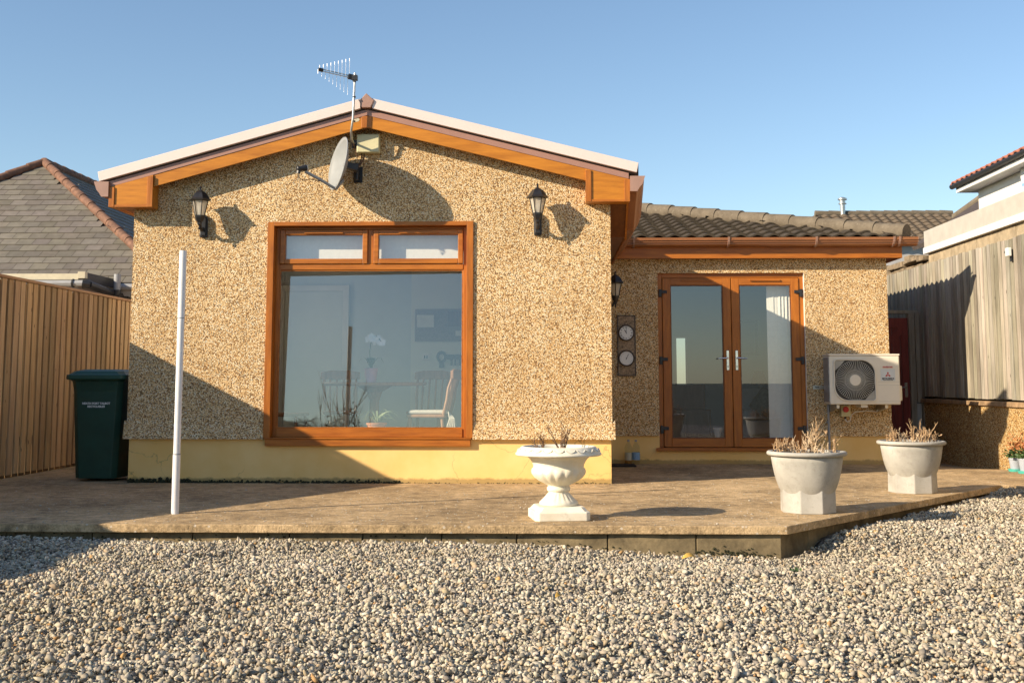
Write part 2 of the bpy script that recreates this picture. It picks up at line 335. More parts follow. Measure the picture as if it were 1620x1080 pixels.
# ------------------------------------------------------------------ mesh helpers
class MB:
    def __init__(s): s.v = []; s.f = []; s.t = []; s.tint = None
    def add(s, vs, fs):
        k = len(s.v); s.v += [tuple(p) for p in vs]; s.f += [tuple(i+k for i in f) for f in fs]
        if s.tint is not None: s.t += [s.tint]*len(vs)
        return s
    def box(s, x0, x1, y0, y1, z0, z1, m=None):
        v = [(x0, y0, z0), (x1, y0, z0), (x1, y1, z0), (x0, y1, z0), (x0, y0, z1), (x1, y0, z1), (x1, y1, z1), (x0, y1, z1)]
        if m is not None: v = [m @ Vector(p) for p in v]
        return s.add(v, [(0, 3, 2, 1), (4, 5, 6, 7), (0, 1, 5, 4), (1, 2, 6, 5), (2, 3, 7, 6), (3, 0, 4, 7)])
    def prism(s, poly, y0, y1, axis='y'):
        """polygon in (x,z) counter-clockwise seen from -y, extruded along y; axis 'x': polygon in (y,z) extruded along x; 'z': (x,y) along z"""
        n = len(poly)
        f = {'y': lambda a, b, t: (a, t, b), 'x': lambda a, b, t: (t, a, b), 'z': lambda a, b, t: (a, b, t)}[axis]
        v = [f(a, b, y0) for a, b in poly] + [f(a, b, y1) for a, b in poly]
        fs = [tuple(range(n)), tuple(range(2*n-1, n-1, -1))] + [(i, i+n, (i+1) % n+n, (i+1) % n) for i in range(n)]
        return s.add(v, fs)
    def tube(s, path, r, n=8, cap=True):
        P = [Vector(p) for p in path]; rs = r if isinstance(r, (list, tuple)) else [r]*len(P)
        ref = None; rings = []
        for i, p in enumerate(P):
            d = (P[min(i+1, len(P)-1)] - P[max(i-1, 0)])
            if d.length < 1e-9: d = Vector((0, 0, 1))
            d.normalize()
            if ref is None:
                ref = Vector((0, 0, 1)) if abs(d.z) < .9 else Vector((1, 0, 0))
            u = (ref - d*ref.dot(d))
            if u.length < 1e-6: u = d.orthogonal()
            u.normalize(); ref = u; q = d.cross(u)
            rings.append([p + (u*math.cos(2*math.pi*k/n)+q*math.sin(2*math.pi*k/n))*rs[i] for k in range(n)])
        v = [p for ring in rings for p in ring]; fs = []
        for i in range(len(P)-1):
            for k in range(n):
                fs.append((i*n+k, i*n+(k+1) % n, (i+1)*n+(k+1) % n, (i+1)*n+k))
        if cap: fs += [tuple(range(n-1, -1, -1)), tuple((len(P)-1)*n+k for k in range(n))]
        return s.add(v, fs)
    def lathe(s, prof, n=48, cx=0, cy=0, cz=0, mod=None, cap=True, phase=0.):
        v = []
        for (r, z) in prof:
            for k in range(n):
                a = 2*math.pi*(k+phase)/n; rr = r if mod is None else mod(r, z, a)
                v.append((cx+rr*math.cos(a), cy+rr*math.sin(a), cz+z))
        fs = []
        for i in range(len(prof)-1):
            for k in range(n): fs.append((i*n+k, i*n+(k+1) % n, (i+1)*n+(k+1) % n, (i+1)*n+k))
        if cap: fs += [tuple(range(n-1, -1, -1)), tuple((len(prof)-1)*n+k for k in range(n))]
        return s.add(v, fs)
    def disc(s, c, nrm, r, n=24, thick=.004):
        c = Vector(c); nrm = Vector(nrm).normalized(); return s.tube([c, c+nrm*thick], r, n)
    def ribbon(s, pts, ws, side):
        v = []; side = Vector(side)
        for p, w_ in zip(pts, ws): v += [Vector(p)-side*w_, Vector(p)+side*w_]
        return s.add(v, [(2*i, 2*i+1, 2*i+3, 2*i+2) for i in range(len(pts)-1)])
    def xf(s, m):
        s.v = [tuple(m @ Vector(p)) for p in s.v]; return s
    def build(s, name, mat, parent=None, smooth=False, bevel=0., seg=2):
        off = Vector((0, 0, 0)); p = parent
        while p is not None: off += Vector(p.location); p = p.parent
        me = bpy.data.meshes.new(name)
        me.from_pydata([(a-off.x, b-off.y, c-off.z) for a, b, c in s.v], [], s.f)
        bm = bmesh.new(); bm.from_mesh(me); bmesh.ops.recalc_face_normals(bm, faces=bm.faces); bm.to_mesh(me); bm.free()
        if s.t and len(s.t) == len(s.v):
            a = me.attributes.new('tint', 'FLOAT_COLOR', 'POINT')
            a.data.foreach_set('color', np.array([(*c, 1) for c in s.t], 'f').ravel())
        me.materials.append(M[mat] if isinstance(mat, str) else mat)
        o = bpy.data.objects.new(name, me); C.objects.link(o)
        if parent is not None: o.parent = parent
        if smooth:
            me.polygons.foreach_set('use_smooth', [True]*len(me.polygons))
            if smooth != 'all':
                md = o.modifiers.new('split', 'EDGE_SPLIT'); md.split_angle = R(38)
        if bevel:
            md = o.modifiers.new('bevel', 'BEVEL'); md.width = bevel; md.segments = seg; md.limit_method = 'ANGLE'; md.angle_limit = R(40)
        return o

def tag(o, label=None, cat=None, group=None, kind=None):
    if label: o['label'] = label
    if cat: o['category'] = cat
    if group: o['group'] = group
    if kind: o['kind'] = kind
    return o
def thing(name, label, cat, loc=(0, 0, 0), group=None, rz=0):
    o = bpy.data.objects.new(name, None); C.objects.link(o); o.empty_display_size = .1
    o.location = loc; o.rotation_euler = (0, 0, rz)
    return tag(o, label, cat, group)
def copy_tree(o, parent=None):
    c = o.copy(); C.objects.link(c); c.parent = parent
    for ch in list(o.children): copy_tree(ch, c)
    return c
def box(name, mat, parent, x0, x1, y0, y1, z0, z1, bevel=0., smooth=False):
    return MB().box(x0, x1, y0, y1, z0, z1).build(name, mat, parent, smooth, bevel)
def text_mesh(name, body, size, mat, parent, m, align='CENTER', extrude=.0006, bold=0.):
    cu = bpy.data.curves.new(name, 'FONT'); cu.body = body; cu.size = size; cu.align_x = align; cu.align_y = 'CENTER'
    cu.extrude = extrude; cu.offset = bold; cu.resolution_u = 3
    tmp = bpy.data.objects.new('tmp', cu); C.objects.link(tmp)
    dg = bpy.context.evaluated_depsgraph_get(); me = bpy.data.meshes.new_from_object(tmp.evaluated_get(dg))
    bpy.data.objects.remove(tmp); bpy.data.curves.remove(cu)
    mb = MB(); mb.add([v.co for v in me.vertices], [tuple(p.vertices) for p in me.polygons]); bpy.data.meshes.remove(me)
    return mb.xf(m).build(name, mat, parent)
FRONT = Matrix.Rotation(math.pi/2, 4, 'X')                # text upright, read from -y

# ------------------------------------------------------------------ the ground
def sstep(a, b, x): t = max(0., min(1., (x-a)/(b-a))); return t*t*(3-2*t)
def gz(x, y):
    g = -.105 - .118*math.exp(-((x-1.75)**2/1.0+(y+3.72)**2/.55)) - .035*math.exp(-((x-.6)**2/.8+(y+3.8)**2/.5))
    g += .03*sstep(2.2, 4.0, x)*sstep(-3.4, -.8, y) + .06*sstep(4.0, 4.6, x)*sstep(-1.2, -.1, y)
    g += .028*mnoise.noise(Vector((x*.9, y*.9, 3.1))) + .020*mnoise.noise(Vector((x*2.3, y*2.3, 8.)))
    return g
def on_patio(x, y, m=.015):
    if x < 1.66: return y > -3.55-m
    if x < 4.43: return (y+3.5-m*-1) > (x-1.66)*(3.5/2.77) - .02
    return y > -.05-m
def ground():
    xs = np.linspace(-9, 8, 120); ys = np.linspace(-14, 1.2, 110)
    mb = MB(); mb.add([(x, y, gz(x, y)-.012-(.12 if on_patio(x, y, -.12) else 0)) for y in ys for x in xs],
                      [(j*120+i, j*120+i+1, (j+1)*120+i+1, (j+1)*120+i) for j in range(109) for i in range(119)])
    tag(mb.build('ground', 'bed', None, 'all'), kind='structure', label='gravelled garden ground in front of the patio')
    f = MB(); S = 1500
    f.add([(-S, -S, -.26), (S, -S, -.26), (S, S, -.26), (-S, S, -.26)], [(0, 1, 2, 3)])
    tag(f.build('field', 'field'), kind='structure', label='rough open land around the garden')
ground()

def gravel():
    rg = np.random.default_rng(5)
    ico_bm = bmesh.new(); bmesh.ops.create_icosphere(ico_bm, subdivisions=1, radius=1)
    ico = np.array([v.co for v in ico_bm.verts]); fac = np.array([[v.index for v in f.verts] for f in ico_bm.faces]); ico_bm.free()
    N = 340000
    y = rg.uniform(-8.3, .15, N); x = rg.uniform(-5.6, 5.35, N)
    keep = (x > -(.475*(y+12.15)+1.0)) & (x < .425*(y+12.15)+1.5)
    x, y = x[keep], y[keep]
    ok = np.array([not on_patio(a, b) for a, b in zip(x, y)]); x, y = x[ok], y[ok]
    n = len(x)
    z = np.array([gz(a, b) for a, b in zip(x, y)])
    size = rg.lognormal(math.log(.0094), .34, n).clip(.005, .023)
    up = rg.random(n) < .45
    z = z - .012 + size*.25 + np.where(up, rg.uniform(.003, .019, n), rg.uniform(-.010, .003, n))
    ax = np.stack([size*rg.uniform(1.0, 1.45, n), size*rg.uniform(.75, 1.05, n), size*rg.uniform(.5, .85, n)], 1)
    P = ico[None]*(1+rg.uniform(-.42, .25, (n, 12, 1)))
    for k in range(4):                                    # knock flat facets into every stone
        nn = rg.normal(size=(n, 3)); nn /= np.linalg.norm(nn, axis=1)[:, None]
        ex = np.maximum(0, np.einsum('nij,nj->ni', P, nn)-rg.uniform(.30, .62, n)[:, None])
        P = P - ex[:, :, None]*nn[:, None, :]
    P = P*1.22*ax[:, None, :]
    q = rg.normal(size=(n, 4)); tilt = rg.random(n) < .55
    yaw = rg.uniform(0, 2*np.pi, n)
    qy = np.stack([np.cos(yaw/2), rg.normal(0, .22, n), rg.normal(0, .22, n), np.sin(yaw/2)], 1)
    q = np.where(tilt[:, None], qy, q); q /= np.linalg.norm(q, axis=1)[:, None]
    a, b, c, d = q.T
    Rm = np.stack([np.stack([a*a+b*b-c*c-d*d, 2*(b*c-a*d), 2*(b*d+a*c)], 1), np.stack([2*(b*c+a*d), a*a-b*b+c*c-d*d, 2*(c*d-a*b)], 1), np.stack([2*(b*d-a*c), 2*(c*d+a*b), a*a-b*b-c*c+d*d], 1)], 1)
    P = np.einsum('nij,nkj->nki', Rm, P) + np.stack([x, y, z], 1)[:, None, :]
    V = P.reshape(-1, 3).astype('f'); Fc = (fac[None]+12*np.arange(n)[:, None, None]).reshape(-1, 3)
    me = bpy.data.meshes.new('gravel')
    me.vertices.add(len(V)); me.vertices.foreach_set('co', V.ravel())
    me.loops.add(Fc.size); me.loops.foreach_set('vertex_index', Fc.ravel().astype('i'))
    me.polygons.add(len(Fc)); me.polygons.foreach_set('loop_start', np.arange(0, Fc.size, 3, dtype='i'))
    me.update(calc_edges=True)
    pal = np.array([(.53, .475, .37), (.45, .405, .32), (.36, .325, .26), (.62, .57, .46), (.25, .23, .195), (.45, .36, .24), (.16, .148, .13), (.50, .31, .14)])
    pr = np.array([.26, .23, .17, .12, .10, .08, .03, .01])
    col = pal[rg.choice(8, n, p=pr)]*rg.uniform(.85, 1.12, (n, 1))*rg.uniform(.97, 1.03, (n, 3))
    dirt = np.array([mnoise.noise(Vector((a*.7, b*.9, 4.)))+.6*mnoise.noise(Vector((a*2.1, b*2.6, 9.))) for a, b in zip(x, y)])
    dd = np.clip(.5+dirt*.55, 0, 1)[:, None]; col = col*(dd*np.array([[1.08, 1.08, 1.08]])+(1-dd)*np.array([[.88, .845, .78]]))   # soil washed through the low patches
    at = me.attributes.new('col', 'FLOAT_COLOR', 'POINT')
    at.data.foreach_set('color', np.repeat(np.concatenate([col, np.ones((n, 1))], 1), 12, 0).astype('f').ravel())
    me.materials.append(M['gravel'])
    o = bpy.data.objects.new('gravel', me); C.objects.link(o)
    tag(o, 'loose pale limestone gravel in front of the patio', 'gravel', kind='stuff')
gravel()

def rough_edge(p0, p1, n, amp, seed):
    out = []
    for i in range(n):
        t = i/n; x = p0[0]+(p1[0]-p0[0])*t; y = p0[1]+(p1[1]-p0[1])*t
        k = mnoise.noise(Vector((x*4.1, y*4.1, seed)))*amp if 0 < i else 0
        out.append((x+k*.4, y+k))
    return out
def patio():
    # top sheet follows the slight fall of the yard to the back right
    def pz(x, y): return -.10*sstep(4.25, 5.4, x)*sstep(1.6, 4.4, y)
    mb = MB()
    poly = rough_edge((-9, -3.55), (1.66, -3.50), 90, .007, 1.) + rough_edge((1.66, -3.50), (4.43, 0.0), 40, .01, 2.) + [(4.43, 0.0), (5.4, .02), (5.4, 1.2), (-9, 1.2)]
    mb.prism(poly, -.058, 0, 'z')
    xs = np.linspace(-9, 5.4, 60); ys = np.linspace(1.2, 9, 30)
    mb.add([(x, y, pz(x, y)) for y in ys for x in xs], [(j*60+i, j*60+i+1, (j+1)*60+i+1, (j+1)*60+i) for j in range(29) for i in range(59)])
    tag(mb.build('patio', 'patio', None, False, .006), kind='structure', label='raised brown concrete patio slab in front of the bungalow')
    # course of edging blocks under the overhang
    e = MB(); x = -9.0
    while x < 1.6:
        x1 = min(x+.61+rnd.uniform(-.12, .12), 1.63)
        if 1.63-x1 < .25: x1 = 1.63
        j = rnd.uniform(-.004, .004)
        e.box(x, x1-.007, -3.462+j, -3.2, -.34, -.0585); x = x1
    d = Vector((2.77, 3.5, 0)).normalized(); L = 4.3; t = 0.
    nrm = Vector((d.y, -d.x, 0))
    while t < L:
        t1 = min(t+.45, L); a = Vector((1.645, -3.485, 0))+d*(t+.006)-nrm*.05; b = Vector((1.645, -3.485, 0))+d*t1-nrm*.05
        p = [(a.x, a.y), (b.x, b.y), (b.x-nrm.x*.2, b.y-nrm.y*.2), (a.x-nrm.x*.2, a.y-nrm.y*.2)]
        e.prism(p, -.34, -.0585, 'z'); t = t1
    tag(e.build('patio_kerb', 'edge_block', None, False, .006), kind='structure', label='mossy concrete edging blocks under the patio slab')
patio()

# ------------------------------------------------------------------ the bungalow
EAVE_FALL = .32                   # right eave lowered behind the gable to place its shadow on the wing
def sweep(mb, prof, stations, wgt=lambda x: 1.):
    n = len(prof); vs = [(x, y, z+dz*wgt(x)) for y, dz in stations for x, z in prof]; m = len(stations)
    fs = [tuple(range(n)), tuple((m-1)*n+k for k in range(n))]
    for j in range(m-1):
        for k in range(n): fs.append((j*n+k, j*n+(k+1) % n, (j+1)*n+(k+1) % n, (j+1)*n+k))
    mb.add(vs, fs)
HX0, HX1 = -4.28, .622            # main block, front wall at y=0
RX = -1.86                        # ridge
def ztop(x): return 3.89 + (.277*(x-RX) if x < RX else -.252*(x-RX))
house = thing('bungalow', 'tan pebbledash bungalow with cream verge, golden oak trim and a set back right wing', 'bungalow', (-1.8, 0, 0))
def build_house():
    h = house
    WX0, WX1, WZ0, WZ1 = -2.885, -.775, .45, 2.635       # picture window opening
    off = .20
    wl = MB()
    zt = lambda x: ztop(x)-off
    wl.prism([(HX0, .44), (WX0, .44), (WX0, zt(WX0)), (HX0, zt(HX0))], 0, .28)
    wl.prism([(WX1, .44), (HX1, .44), (HX1, zt(HX1)), (WX1, zt(WX1))], 0, .28)
    wl.prism([(WX0, WZ1), (WX1, WZ1), (WX1, zt(WX1)), (RX, zt(RX)), (WX0, zt(WX0))], 0, .28)
    zs_ = zt(HX0)-.03; SY0, SY1, SZ0, SZ1 = .75, 3.3, 1.25, 2.45      # opening added out of view to let more daylight into the kitchen
    wl.build('wall', 'render', h)
    wl = MB(); wl.box(HX0, HX0+.28, .28, SY0, .44, zs_); wl.box(HX0, HX0+.28, SY1, 8.6, .44, zs_); wl.box(HX0, HX0+.28, SY0, SY1, .44, SZ0); wl.box(HX0, HX0+.28, SY0, SY1, SZ1, zs_)
    wl.build('wall', 'wall_white', h)['label'] = 'side wall out of view, made white to bounce light onto the fence'  # white chosen for the bounce light it throws on the left fence
    box('wall', 'render', h, HX1-.28, HX1, .28, 3.3, .44, 2.75)
    box('wall', 'render', h, HX0, HX1, 8.6, 8.8, .44, 2.9)
    wl = MB()
    # bell-cast drip at the foot of the render
    for (a, b) in ((HX0-.028, WX0), (WX1, HX1+.028)):
        prof = [(.012, .62), (-.004, .58), (-.014, .53), (-.036, .436), (.012, .436)]
        MB().prism(prof[::-1], a, b, 'x').build('drip', 'render', h)
    pl = MB(); pl.box(HX0+.025, WX0+.02, .016, .3, -.1, .437); pl.box(WX1-.02, HX1-.012, .016, .3, -.1, .437)
    pl.box(WX0+.02, WX1-.02, .016, .3, -.1, .40)
    pl.box(HX0+.025, HX0+.3, .3, 8.6, -.1, .437); pl.box(HX1-.28, HX1-.012, .3, 3.1, -.1, .437)
    pl.build('plinth', 'plinth', h)
    # wing
    DX0, DX1, DZ0, DZ1 = 1.36, 3.195, .16, 2.37
    wg = MB(); Y = 3.0
    wg.box(HX1, DX0, Y, Y+.28, .347, 2.62); wg.box(DX1, 4.225, Y, Y+.28, .347, 2.62)
    wg.box(DX0, DX1, Y, Y+.28, DZ1, 2.62); wg.box(3.945, 4.225, Y+.28, 8.6, .347, 2.7)
    for (a, b) in ((HX1, DX0), (DX1, 4.235)):
        wg.prism([(Y+.012, .50), (Y+.012, .343), (Y-.022, .343), (Y-.004, .45)], a, b, 'x')
    wg.build('wall', 'render', h)['label'] = 'rendered wall of the set back wing'
    wp = MB(); wp.box(HX1, DX0, Y+.014, Y+.29, -.15, .344); wp.box(DX1, 4.215, Y+.014, Y+.29, -.15, .344); wp.box(DX0, DX1, Y+.014, Y+.29, -.15, .158)
    wp.box(3.945, 4.215, Y+.29, 8.6, -.15, .344)
    wp.build('plinth', 'plinth', h)
    # white reveal on the right of the door
    box('door_reveal', 'wall_white', h, DX1-.004, DX1+.001, Y+.004, Y+.11, DZ0+.04, DZ1)

    # main roof
    rf = MB()
    for s, x_e in ((-1, -4.60), (1, .90)):
        a = [(x_e, ztop(x_e)-.012), (RX, ztop(RX)-.012), (RX, ztop(RX)-.118), (x_e, ztop(x_e)-.118)]
        sweep(rf, a, [(-.17, 0), (1.1, 0), (8.9, 0)] if s < 0 else [(-.17, 0), (.40, -EAVE_FALL), (8.9, -EAVE_FALL)], lambda x: max(0, (x-RX)/(.90-RX)))
    roof = rf.build('roof', 'roof_main', h)
    for s, x_e in ((-1, -4.60), (1, .90)):
        v = MB(); xe2 = x_e+.02*-s; xr = RX+s*.06
        v.prism([(x_e, ztop(x_e)), (xr, ztop(xr)), (xr, ztop(xr)-.104), (xe2, ztop(xe2)-.104)][::(1 if s > 0 else -1)], -.215, -.10)
        v.build('verge_trim', 'verge', roof, False, .004)
        st = MB(); xe3 = x_e-s*.10
        st.prism([(xe3, ztop(xe3)-.124), (RX, ztop(RX)-.124), (RX, ztop(RX)-.182), (xe3, ztop(xe3)-.182)][::(1 if s > 0 else -1)], -.178, -.12)
        st.build('verge_strip', 'verge_strip', roof)
    # ridge end cap: five sided hood
    c = MB()
    c.prism([(RX-.072, 3.845), (RX-.045, 3.775), (RX+.048, 3.775), (RX+.082, 3.85), (RX+.0, 3.925)][::1], -.232, -.10)
    c.build('ridge_cap', 'gutter_end', roof, False, .006)
    rt = MB()
    for i in range(20):
        y0 = -.10+i*.45; pth = [(RX, y0, 3.82), (RX, y0+.47, 3.815)]
        rt.tube(pth, .095, 12)
    rt.build('ridge_tile', 'ridge_conc', roof, True)
    # barge boards
    for s, x_b in ((-1, -4.03), (1, .39)):
        b = MB(); xr = RX + s*.008
        b.prism([(x_b, ztop(x_b)-.184), (xr, ztop(xr)-.184), (xr, ztop(xr)-.306), (x_b, ztop(x_b)-.306)][::(1 if s > 0 else -1)], -.172, -.145)
        b.build('bargeboard', 'oak_barge', h, False, .002)
    box('barge_joint', 'oak_z', h, RX-.052, RX+.052, -.177, -.16, ztop(RX)-.312, ztop(RX)-.19, .002)
    s_ = MB(); s_.prism([(RX-.155, ztop(RX)-.262), (RX-.085, ztop(RX)-.245), (RX-.07, ztop(RX)-.225), (RX-.09, ztop(RX)-.205), (RX-.15, ztop(RX)-.215)], -.1735, -.171)
    s_.build('sticker_mark', 'label_cream', h)
    # soffit under the front verge
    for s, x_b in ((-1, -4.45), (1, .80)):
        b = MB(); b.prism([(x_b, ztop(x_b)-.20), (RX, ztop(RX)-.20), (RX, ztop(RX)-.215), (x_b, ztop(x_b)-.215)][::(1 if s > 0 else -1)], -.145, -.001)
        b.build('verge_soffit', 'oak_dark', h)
    # boxed eave ends
    for (x0, x1, z0, nx) in ((-4.478, -4.035, 2.772, -1), (.370, .808, 2.805, 1)):
        m = MB(); zr = lambda x: ztop(x)-.186
        m.prism([(x0, z0), (x1, z0), (x1, zr(x1)), (x0, zr(x0))], -.186, -.001)
        e = m.build('eave_box', 'oak_barge', h, False, .003)
        wd = .052
        for p, q in ((x0-.003, x0+wd), (x1-wd, x1+.003)): box('trim', 'oak_z', e, p, q, -.200, -.1865, z0-.002, min(zr(p), zr(q))-.004, .002)
        box('trim', 'oak_x', e, x0+wd, x1-wd, -.196, -.1865, z0-.002, z0+.022, .002)
    # long eaves down both sides: fascia, soffit, gutter
    for (xi, xo, z0, z1, s) in ((HX0, -4.478, 2.772, 3.0, -1), (HX1, .808, 2.805, 3.03, 1)):
        st = [(-.001, 0), (8.6, 0)] if s < 0 else [(-.001, 0), (.40, -EAVE_FALL), (8.6, -EAVE_FALL)]
        sg = [(-.205, 0), (8.6, 0)] if s < 0 else [(-.205, 0), (-.1, 0), (.40, -EAVE_FALL), (8.6, -EAVE_FALL)]
        f = MB(); sweep(f, [(xo, z0+.004), (xo, z1-.02), (xo-s*.02, z1-.02), (xo-s*.02, z0+.004)], st); f.build('fascia', 'oak_y', h)
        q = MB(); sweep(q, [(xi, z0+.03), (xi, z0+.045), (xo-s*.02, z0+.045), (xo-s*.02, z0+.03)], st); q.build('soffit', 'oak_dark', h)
        g = MB(); k = 1 if s > 0 else -1
        prof = [(xo+k*.003, z1-.125), (xo+k*.075, z1-.125), (xo+k*.095, z1-.09), (xo+k*.125, z1-.055), (xo+k*.155, z1+.03), (xo+k*.003, z1+.03)]
        if k < 0: prof = prof[::-1]
        sweep(g, prof, sg); gu = g.build('gutter', 'gutter', h, False, .003)
        e = MB(); px = [(a[0]+(.004*k), a[1]) for a in prof]; e.prism(prof, -.2185, -.2055); e.build('gutter_end', 'gutter_end', gu)
    build_window(h, WX0, WX1, WZ0, WZ1)
    build_doors(h, DX0, DX1, DZ0, DZ1, 3.0)
    build_wing_roof(h)
    build_interior(h)

def frame_boxes(mb, x0, x1, z0, z1, w, y0, y1, wb=None):
    wb = wb or w
    mb.box(x0, x0+w, y0, y1, z0, z1); mb.box(x1-w, x1, y0, y1, z0, z1)
    mb.box(x0+w, x1-w, y0+.0004, y1, z1-w, z1); mb.box(x0+w, x1-w, y0+.0004, y1, z0, z0+wb)

def build_window(h, x0, x1, z0, z1):
    t = .066
    a, b, c, d = x0+t, x1-t, z0, z1-t*.62
    win = box('window', 'oak_x', h, a, b, -.021, .15, d, z1, .003)
    for p, q in ((x0, a), (b, x1)): box('jamb', 'oak_z', win, p, q, -.022, .15, z0, z1, .003)
    yf0, yf1 = .085, .118
    tr = 2.178                                             # transom height
    for p, q in ((a, a+.042), (b-.042, b)): box('stile', 'oak_z', win, p, q, yf0, yf1, c, d, .005)
    box('rail', 'oak_x', win, a+.042, b-.042, yf0, yf1, d-.03, d, .005)
    box('transom', 'oak_x', win, a+.042, b-.042, yf0-.006, yf1, tr-.028, tr+.03, .005)
    box('rail', 'oak_x', win, a+.042, b-.042, yf0-.01, yf1, c, c+.088, .005)
    xm = -1.838
    box('mullion', 'oak_z', win, xm-.028, xm+.028, yf0, .15, tr+.03, d-.03, .004)
    for (p, q) in ((a+.042, xm-.028), (xm+.028, b-.042)):
        m = MB(); frame_boxes(m, p+.003, q-.003, tr+.033, d-.033, .052, yf0-.022, .12)
        fl = m.build('fanlight', 'oak_x', win, False, .006)
        k = MB(); k.add([(p+.05, .105, tr+.08), (q-.05, .105, tr+.08), (q-.05, .105, d-.08), (p+.05, .105, d-.08)], [(0, 1, 2, 3)]); k.build('pane', 'glass', win)
        box('vent', 'oak_x', win, (p+q)/2-.20, (p+q)/2+.20, yf0-.036, yf0-.0225, d-.072, d-.056, .003)
    # the big pane is deliberately tilted in the frame to shift the post's reflection right
    zb, zt = c+.08, tr-.02; py = lambda x, z: .190 - .048*(x+1.8) + .050*(z-1.3)
    P = [(x0+.004, zb-.06), (x1-.004, zb-.06), (x1-.004, tr+.027), (x0+.004, tr+.027)]
    k = MB(); k.add([(x, py(x, z), z) for x, z in P], [(0, 1, 2, 3)]); k.build('pane', 'glass_window', win)
    bd = MB(); frame_boxes(bd, a+.042, b-.042, c+.088, tr-.028, .014, yf0+.004, yf0+.02); bd.build('bead', 'oak_x', win, False, .003)
    s = MB(); s.box(x0+.012, x1-.012, -.045, .085, z0-.012, z0-.0005); s.box(x0+.02, x1-.02, -.032, .02, z0-.082, z0-.0125)
    s.build('sill', 'oak_x', win, False, .004)

def build_doors(h, x0, x1, z0, z1, Y):
    yf = Y+.05
    m = MB(); fw = .058
    fr = box('door_frame', 'oak_x', h, x0+fw, x1-fw, yf, yf+.07, z1-fw, z1, .004)
    for p, q in ((x0, x0+fw), (x1-fw, x1)): box('jamb', 'oak_z', fr, p, q, yf, yf+.07, z0+.04, z1, .004)
    m = MB(); m.box(x0-.04, x1+.03, Y-.04, yf+.07, z0-.004, z0+.038); m.build('threshold', 'oak_x', fr, False, .005)
    xm = 2.283
    for s, (a, b) in ((0, (x0+fw+.004, xm-.004)), (1, (xm+.004, x1-fw-.004))):
        zb, zt = z0+.045, z1-fw-.004; w = .098
        m = MB(); y0, y1 = yf-.012, yf+.05
        d = box('door', 'oak_x', h, a+w, b-w, y0+.0005, y1, zb, zb+.105, .004)
        box('rail', 'oak_x', d, a+w, b-w, y0+.0005, y1, zt-.085, zt, .004)
        for p, q in ((a, a+w), (b-w, b)): box('stile', 'oak_z', d, p, q, y0, y1, zb, zt, .005)
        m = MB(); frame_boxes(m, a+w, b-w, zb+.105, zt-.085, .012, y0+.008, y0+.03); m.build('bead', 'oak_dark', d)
        m = MB(); m.add([(a+w-.01, y0+.032, zb+.09), (b-w+.01, y0+.032, zb+.09), (b-w+.01, y0+.032, zt-.07), (a+w-.01, y0+.032, zt-.07)], [(0, 1, 2, 3)]); m.build('pane', 'glass', d)
        xc = (a+b)/2
        m = MB(); m.box(xc-.19, xc+.19, y0-.018, y0-.0005, zt-.038, zt-.018); m.build('vent', 'oak_x', d, False, .003)
        hx = b-.052 if s == 0 else a+.052; sg = -1 if s == 0 else 1
        m = MB(); m.box(hx-.016, hx+.016, y0-.012, y0-.0005, 1.155, 1.40); hp = m
        m.tube([(hx, y0-.01, 1.305), (hx, y0-.055, 1.305), (hx+sg*.02, y0-.062, 1.305), (hx+sg*.125, y0-.06, 1.298)], [.011, .010, .010, .007], 8)
        m.build('handle', 'chrome', d, False, .004)
        k = MB(); k.disc((hx, y0-.0125, 1.205), (0, -1, 0), .006, 10, .002); k.box(hx-.003, hx+.003, y0-.0145, y0-.0125, 1.185, 1.205); k.build('keyhole', 'black_plastic', d)
        hxx = x0+.035 if s == 0 else x1-.035
        for hz in (2.12, 1.275, .42):
            m = MB(); m.box(hxx-.018, hxx+.018, yf-.034, yf-.001, hz-.048, hz+.048)
            m.box(min(hxx, hxx-sg*.085), max(hxx, hxx-sg*.085), yf-.03, yf-.0125, hz-.005, hz+.035)
            m.build('hinge', 'black_plastic', d, False, .004)

def tile_sheet(mb, O, u, v, W, L, pitch, course, amp, keep, lip=.03, n=8):
    O, u, v = Vector(O), Vector(u), Vector(v); nr = u.cross(v).normalized()
    if nr.z < 0: nr = -nr
    nu = int(W/pitch*n); nc = int(L/course)
    def hgt(i):
        t = (i % n)/n
        return amp*(.5+.5*math.cos(2*math.pi*t))**.8
    for c in range(nc):
        j = rnd.uniform(-.006, .006)
        rows = [(c*course-.02+j, lip), ((c+1)*course, .0)]
        vs = []
        for k, (vv, hh) in enumerate([(rows[0][0], -.012)]+rows):
            for i in range(nu+1):
                ii = i + (0)
                vs.append(O + u*(i*pitch/n) + v*vv + nr*((hgt(ii)+hh) if k else (hgt(ii)*1. + lip-.022)))
        fs = []
        for k in range(2):
            for i in range(nu):
                a = k*(nu+1)+i; q = (a, a+1, a+nu+2, a+nu+1)
                cc = sum((vs[z] for z in q), Vector())/4
                if keep(cc): fs.append(q)
        mb.add(vs, fs)
def prune(mb):
    used = sorted({i for f in mb.f for i in f}); mp = {o: n for n, o in enumerate(used)}
    mb.v = [mb.v[i] for i in used]; mb.f = [tuple(mp[i] for i in f) for f in mb.f]; return mb
def ridge_run(mb, a, b, r, seg=.42):
    a, b = Vector(a), Vector(b); d = (b-a); L = d.length; d.normalize(); n = int(L/seg)
    for i in range(n+1):
        p = a+d*(i*seg); q = a+d*min((i+1)*seg+.03, L+.05)
        mb.tube([p+Vector((0, 0, .012)), q], [r*1.08, r], 14)

